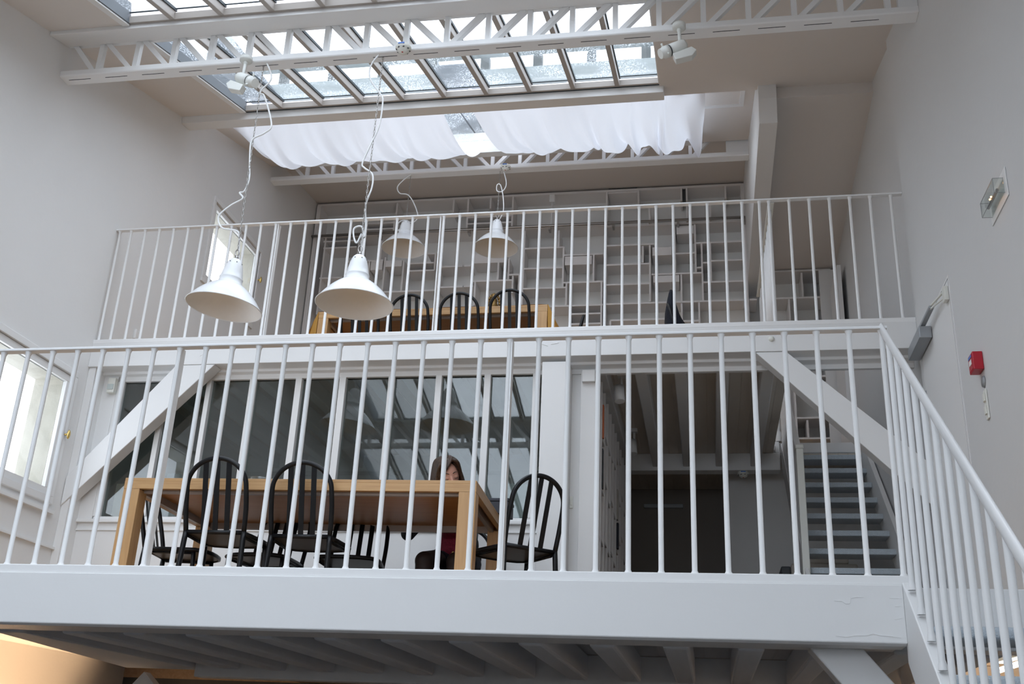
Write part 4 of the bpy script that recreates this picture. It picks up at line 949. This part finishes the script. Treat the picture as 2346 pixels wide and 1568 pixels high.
# fluorescent tubes below the lower mezzanine on the right
for (u1, v1, u2, v2), w in (((2318, 1536, 2332, 1527), 'near'), ((2292, 1536, 2312, 1530), 'far')): pass
a, b_ = aZ(2289, 1537, .50), aZ(2350, 1516, .50)
fx = thing('tube_light', 'lit fluorescent tubes under the lower mezzanine at bottom right', 'light fitting', a)
MB().tube([a, a + (b_ - a) * .42], .012, 10).build('tube', M['tube'], fx); MB().tube([a + (b_ - a) * .55, b_], .012, 10).build('tube', M['tube'], fx)
MB().bar(a + Vc((0, 0, .05)), b_ + Vc((0, 0, .04)), .05, .04).build('housing', M['whitep'], fx)
# ================================================================ PERSON (seated, reading, head bowed)
pe = thing('person', 'seated woman with long brown hair, head bowed over the lower table, red top', 'person', (-1.62, 6.72, FA))
hc = Vc((-1.650, 6.540, 1.741))
HR = Matrix.Rotation(math.radians(26), 3, 'Z') @ Matrix.Rotation(math.radians(-17), 3, 'Y') @ Matrix.Rotation(math.radians(24), 3, 'X')
def hp(x, y, z): return hc + HR @ Vc((x, y, z))
pel = Vc((-1.615, 6.77, FA + .545)); wai = Vc((-1.615, 6.77, FA + .66)); che = Vc((-1.62, 6.71, FA + .83)); nek = Vc((-1.632, 6.65, FA + .965))
shR, shL = Vc((-1.785, 6.70, FA + .905)), Vc((-1.455, 6.70, FA + .905))
elR, elL = Vc((-1.90, 6.60, FA + .70)), Vc((-1.36, 6.56, FA + .745))
wrR, wrL = Vc((-1.80, 6.42, FA + TA + .045)), Vc((-1.49, 6.40, FA + TA + .045))
knR, knL = Vc((-1.705, 6.33, FA + .475)), Vc((-1.505, 6.32, FA + .47))
anR, anL = Vc((-1.70, 6.37, FA + .09)), Vc((-1.50, 6.36, FA + .09))
hiR, hiL = pel + Vc((-.085, -.02, -.02)), pel + Vc((.085, -.02, -.02))
def torso(m, e, front=0):
    f = Vc((0, -front, 0))
    m.ell(pel + f, (.165 + e, .115 + e, .10 + e)); m.ell(wai + f, (.128 + e, .095 + e, .12 + e)); m.ell(che + f, (.150 + e, .108 + e, .155 + e))
    m.tube([shR + f, (shR + shL) / 2 + Vc((0, 0, .02)) + f, shL + f], .055 + e, 16, rs=[.05 + e, .062 + e, .05 + e])
def arm(m, e, a, b, c):
    m.tube([a, (a + b) / 2, b], .04, 16, rs=[.052 + e, .045 + e, .038 + e]); m.ell(b, (.039 + e,) * 3); m.ell(a, (.053 + e,) * 3); m.tube([b, (b + c) / 2, c], .035, 16, rs=[.038 + e, .034 + e, .024 + e])
def leg(m, e, h, k, a):
    m.tube([h, (h + k) / 2, k], .07, 18, rs=[.082 + e, .074 + e, .056 + e]); m.ell(k, (.056 + e, .057 + e, .056 + e)); m.tube([k, k.lerp(a, .35), a], .05, 16, rs=[.053 + e, .054 + e, .033 + e]); m.ell(a, (.034 + e,) * 3)
    m.ell(a + Vc((0, -.06, -.055)), (.036 + e, .105 + e, .030 + e))
b = MB(); torso(b, 0); arm(b, 0, shR, elR, wrR); arm(b, 0, shL, elL, wrL); leg(b, 0, hiR, knR, anR); leg(b, 0, hiL, knL, anL)
b.tube([nek + Vc((0, .02, -.05)), nek + Vc((0, -.01, .03)), hp(0, .03, -.06)], .05, 16, rs=[.06, .05, .046])
b.ell(hc, (.073, .094, .112), 28, 18, HR); b.ell(hp(0, -.028, -.062), (.048, .055, .05), 20, 12, HR)
b.tube([hp(0, -.092, .012), hp(0, -.104, -.012), hp(0, -.112, -.030)], .01, 10, rs=[.007, .010, .014]); b.ell(hp(-.012, -.100, -.032), (.009, .010, .008)); b.ell(hp(.012, -.100, -.032), (.009, .010, .008))
for s in (-1, 1): b.ell(hp(s * .074, .012, -.005), (.010, .018, .028), 12, 8, HR); b.ell(hp(s * .032, -.075, .004), (.017, .017, .011), 12, 8, HR)
def hand(m, w, d, up, s):
    d = d.normalized(); sd = d.cross(up).normalized() * s
    m.tube([w, w + d * .03, w + d * .085], .03, 14, rs=[.024, .032, .036], flat=.5)
    for k, (o, l) in enumerate(((-.033, .062), (-.011, .076), (.011, .072), (.033, .055))):
        a = w + d * .08 + sd * o; m.tube([a, a + d * l * .5 + sd * o * .25 + up * .008, a + d * l + sd * o * .4 - up * .014], .008, 10, rs=[.009, .0085, .0068])
    a = w + d * .03 - sd * .028; m.tube([a, a + d * .03 - sd * .028, a + d * .058 - sd * .03 - up * .012], .01, 10, rs=[.012, .010, .008])
hand(b, wrR, Vc((.35, -.9, -.12)), Vc((0, 0, 1)), 1); hand(b, wrL, Vc((-.35, -.9, -.12)), Vc((0, 0, 1)), -1)
body = b.build('body', M['skin'], pe, remesh=.0065)
# hair: scalp cap and long locks on both sides
h = MB(); h.ell(hp(0, .022, .018), (.083, .099, .112), 28, 18, HR)
for k in range(7):      # side-swept fringe
    h.tube(spline([hp(.030, -.02 - .006 * k, .130), hp(.0, -.056 - .004 * k, .112 - .003 * k), hp(-.040, -.066 - .003 * k, .075 - .004 * k), hp(-.072, -.046, .030 - .004 * k), hp(-.080, -.030, -.03)], 4), .010, 8)
rh = random.Random(5)
for s in (-1, 1):
    for k in range(13):
        t = k / 12; y0 = -.070 + .15 * t
        r0 = .010 + .006 * rh.random()
        top = hp(s * .012, -.055 + .10 * t, .128 - .02 * abs(t - .4)); mid = hp(s * (.073 + .006 * rh.random()), -.050 + .12 * t, .035)
        low = hp(s * (.083 + .012 * rh.random()), -.046 + .13 * t, -.05); end = low + Vc((s * .012 + .012 * (rh.random() - .5) - .010, -.01 + .03 * t, -.10 - .06 * rh.random())); end2 = end + Vc((.01 * (rh.random() - .5), 0, -.09 - .05 * rh.random()))
        h.tube(spline([top, hp(s * .055, -.075 + .13 * t, .098), mid, low, end, end2], 4), r0, 8, rs=None)
hair = h.build('hair', M['hair'], pe, remesh=.0042)
def on(x, z, out=.0):
    """point on the face front at local (x, z)"""
    y = -.094 * math.sqrt(max(0, 1 - (x / .073) ** 2 - (z / .112) ** 2)); return hp(x, y - out, z)
for s in (-1, 1):
    MB().tube([on(s * x, .030 + .006 * math.sin((x - .012) / .036 * PI), .007) for x in (.012, .021, .030, .039, .048)], .0026, 8, rs=[.0022, .003, .0028, .0022, .0012]).build('eyebrow', M['hair'], pe)
    MB().tube([hp(s * x, -.0915 + abs(x - .03) * .35, .000 - .006 * math.sin((x - .016) / .032 * PI)) for x in (.016, .024, .032, .040, .048)], .0018, 8, rs=[.0012, .002, .0022, .002, .001]).build('eyelash', M['hair'], pe)
MB().tube([hp(x, -.088 + abs(x) * .25, -.062) for x in (-.022, -.011, 0, .011, .022)], .005, 8, rs=[.002, .005, .0055, .005, .002]).build('lips', M['lip'], pe)
# clothes
c = MB(); c.ell(wai + Vc((0, -.016, .0)), (.128, .100, .125)); c.ell(che + Vc((0, -.022, -.005)), (.138, .104, .155)); c.ell(pel + Vc((0, -.01, .05)), (.15, .115, .08))
rt_ = c.build('red_top', M['redtop'], pe, remesh=.008)
c = MB(); c.ell(pel + Vc((0, .01, .03)), (.172, .115, .10)); c.ell(wai + Vc((0, .022, 0)), (.146, .098, .125)); c.ell(che + Vc((0, .022, 0)), (.166, .108, .160))
c.tube([shR, (shR + shL) / 2 + Vc((0, .02, .02)), shL], .055, 16, rs=[.06, .064, .06])
arm(c, .009, shR, elR, elR.lerp(wrR, .86)); arm(c, .009, shL, elL, elL.lerp(wrL, .86))
c.build('cardigan', M['blackc'], pe, remesh=.008)
c = MB(); c.ell(pel + Vc((0, -.004, -.01)), (.176, .128, .095))
for a, k in ((hiR, knR), (hiL, knL)): c.tube([a, a.lerp(k, .25), a.lerp(k, .42)], .08, 18, rs=[.094, .091, .088])
sh = c.build('shorts', M['navy'], pe, remesh=.008)
for dz in (.0, .03): MB().ell(pel + Vc((.012, -.134, .012 + dz)), (.008, .005, .008), 10, 8).build('button', M['brass'], sh)
c = MB(); leg(c, .004, hiR.lerp(knR, .2), knR, anR); leg(c, .004, hiL.lerp(knL, .2), knL, anL); c.build('tights', M['tights'], pe, remesh=.007)

# ================================================================ CAMERA, LIGHT
cam = bpy.data.cameras.new('camera'); co = bpy.data.objects.new('camera', cam); C.objects.link(co)
cam.sensor_width = 36; cam.lens = F / 2346 * 36; cam.clip_start = .05
r, d, f = (Vc(RM[0]), Vc(RM[1]), Vc(RM[2]))
co.matrix_world = Matrix(((r.x, -d.x, -f.x, 0), (r.y, -d.y, -f.y, 0), (r.z, -d.z, -f.z, 0), (0, 0, 0, 1)))
bpy.context.scene.camera = co
w = bpy.data.worlds.new('overcast'); bpy.context.scene.world = w; w.use_nodes = True
nt = w.node_tree; bg = nt.nodes['Background']; bg.inputs['Color'].default_value = (.84, .88, 1, 1); bg.inputs['Strength'].default_value = 1.0
def portal(name, pts, n):
    """portal on a rectangular opening; light enters along n"""
    c = sum((Vc(p) for p in pts), Vc()) / 4; ex, ey = Vc(pts[1]) - Vc(pts[0]), Vc(pts[3]) - Vc(pts[0])
    l = bpy.data.lights.new(name, 'AREA'); l.shape = 'RECTANGLE'; l.size = ex.length; l.size_y = ey.length; l.cycles.is_portal = True
    o = bpy.data.objects.new(name, l); C.objects.link(o); z = -Vc(n).normalized(); x = ex.normalized(); y = z.cross(x)
    o.matrix_world = Matrix(((x.x, y.x, z.x, c.x), (x.y, y.y, z.y, c.y), (x.z, y.z, z.z, c.z), (0, 0, 0, 1)))
for a, b_, l_, r_ in ((6.0, 7.69, SL, SR), (2.23, 5.75, SL, SR), (-3.1, 1.95, -4.50, -.28)):
    portal('sky_portal', [sk(l_, a, .2), sk(r_, a, .2), sk(r_, b_, .2), sk(l_, b_, .2)], -NS)
portal('sky_portal', [(XW0, YW - .32, .32), (XW1, YW - .32, .32), (XW1, YW - .32, 2.22), (XW0, YW - .32, 2.22)], (0, 1, 0))
portal('sky_portal', [sk(-4.45, 7.95, .25), sk(.02, 7.95, .25), sk(.02, 9.5, .25), sk(-4.45, 9.5, .25)], -NS)
portal('sky_portal', [(TX - .02, W1[0], W1[2]), (TX - .02, W1[1], W1[2]), (TX - .02, W1[1], W1[3]), (TX - .02, W1[0], W1[3])], (1, 0, 0))
portal('sky_portal', [(TX - .02, W2[0], W2[2]), (TX - .02, W2[1], W2[2]), (TX - .02, W2[1], W2[3]), (TX - .02, W2[0], W2[3])], (1, 0, 0))
def spot_lamp(name, loc, to, e, col, ang):
    l = bpy.data.lights.new(name, 'SPOT'); l.energy = e; l.color = col; l.shadow_soft_size = .06; l.spot_size = ang; l.spot_blend = .5
    o = bpy.data.objects.new(name, l); C.objects.link(o); o.location = loc; o.rotation_euler = (Vc(to) - Vc(loc)).to_track_quat('-Z', 'Y').to_euler()
spot_lamp('warm_wall_lamp', (-4.40, 6.6, -.75), (-4.72, 6.7, .2), 46, (1, .64, .36), 1.5)
spot_lamp('warm_stair_lamp', (1.1, 5.9, -.3), (1.45, 5.9, .3), 6, (1, .62, .34), 1.6)

sc = bpy.context.scene
for o in list(sc.objects):
    if o.parent is None: o.location.z += H
sc.view_settings.view_transform = 'Standard'; sc.view_settings.look = 'None'; sc.view_settings.gamma = 1; sc.view_settings.use_curve_mapping = False
sc.view_settings.exposure = 2.0
cy = sc.cycles; cy.max_bounces = 9; cy.diffuse_bounces = 5; cy.glossy_bounces = 4; cy.transparent_max_bounces = 16; cy.transmission_bounces = 6
cy.use_denoising = True; cy.sample_clamp_indirect = 8; cy.caustics_reflective = False; cy.caustics_refractive = False
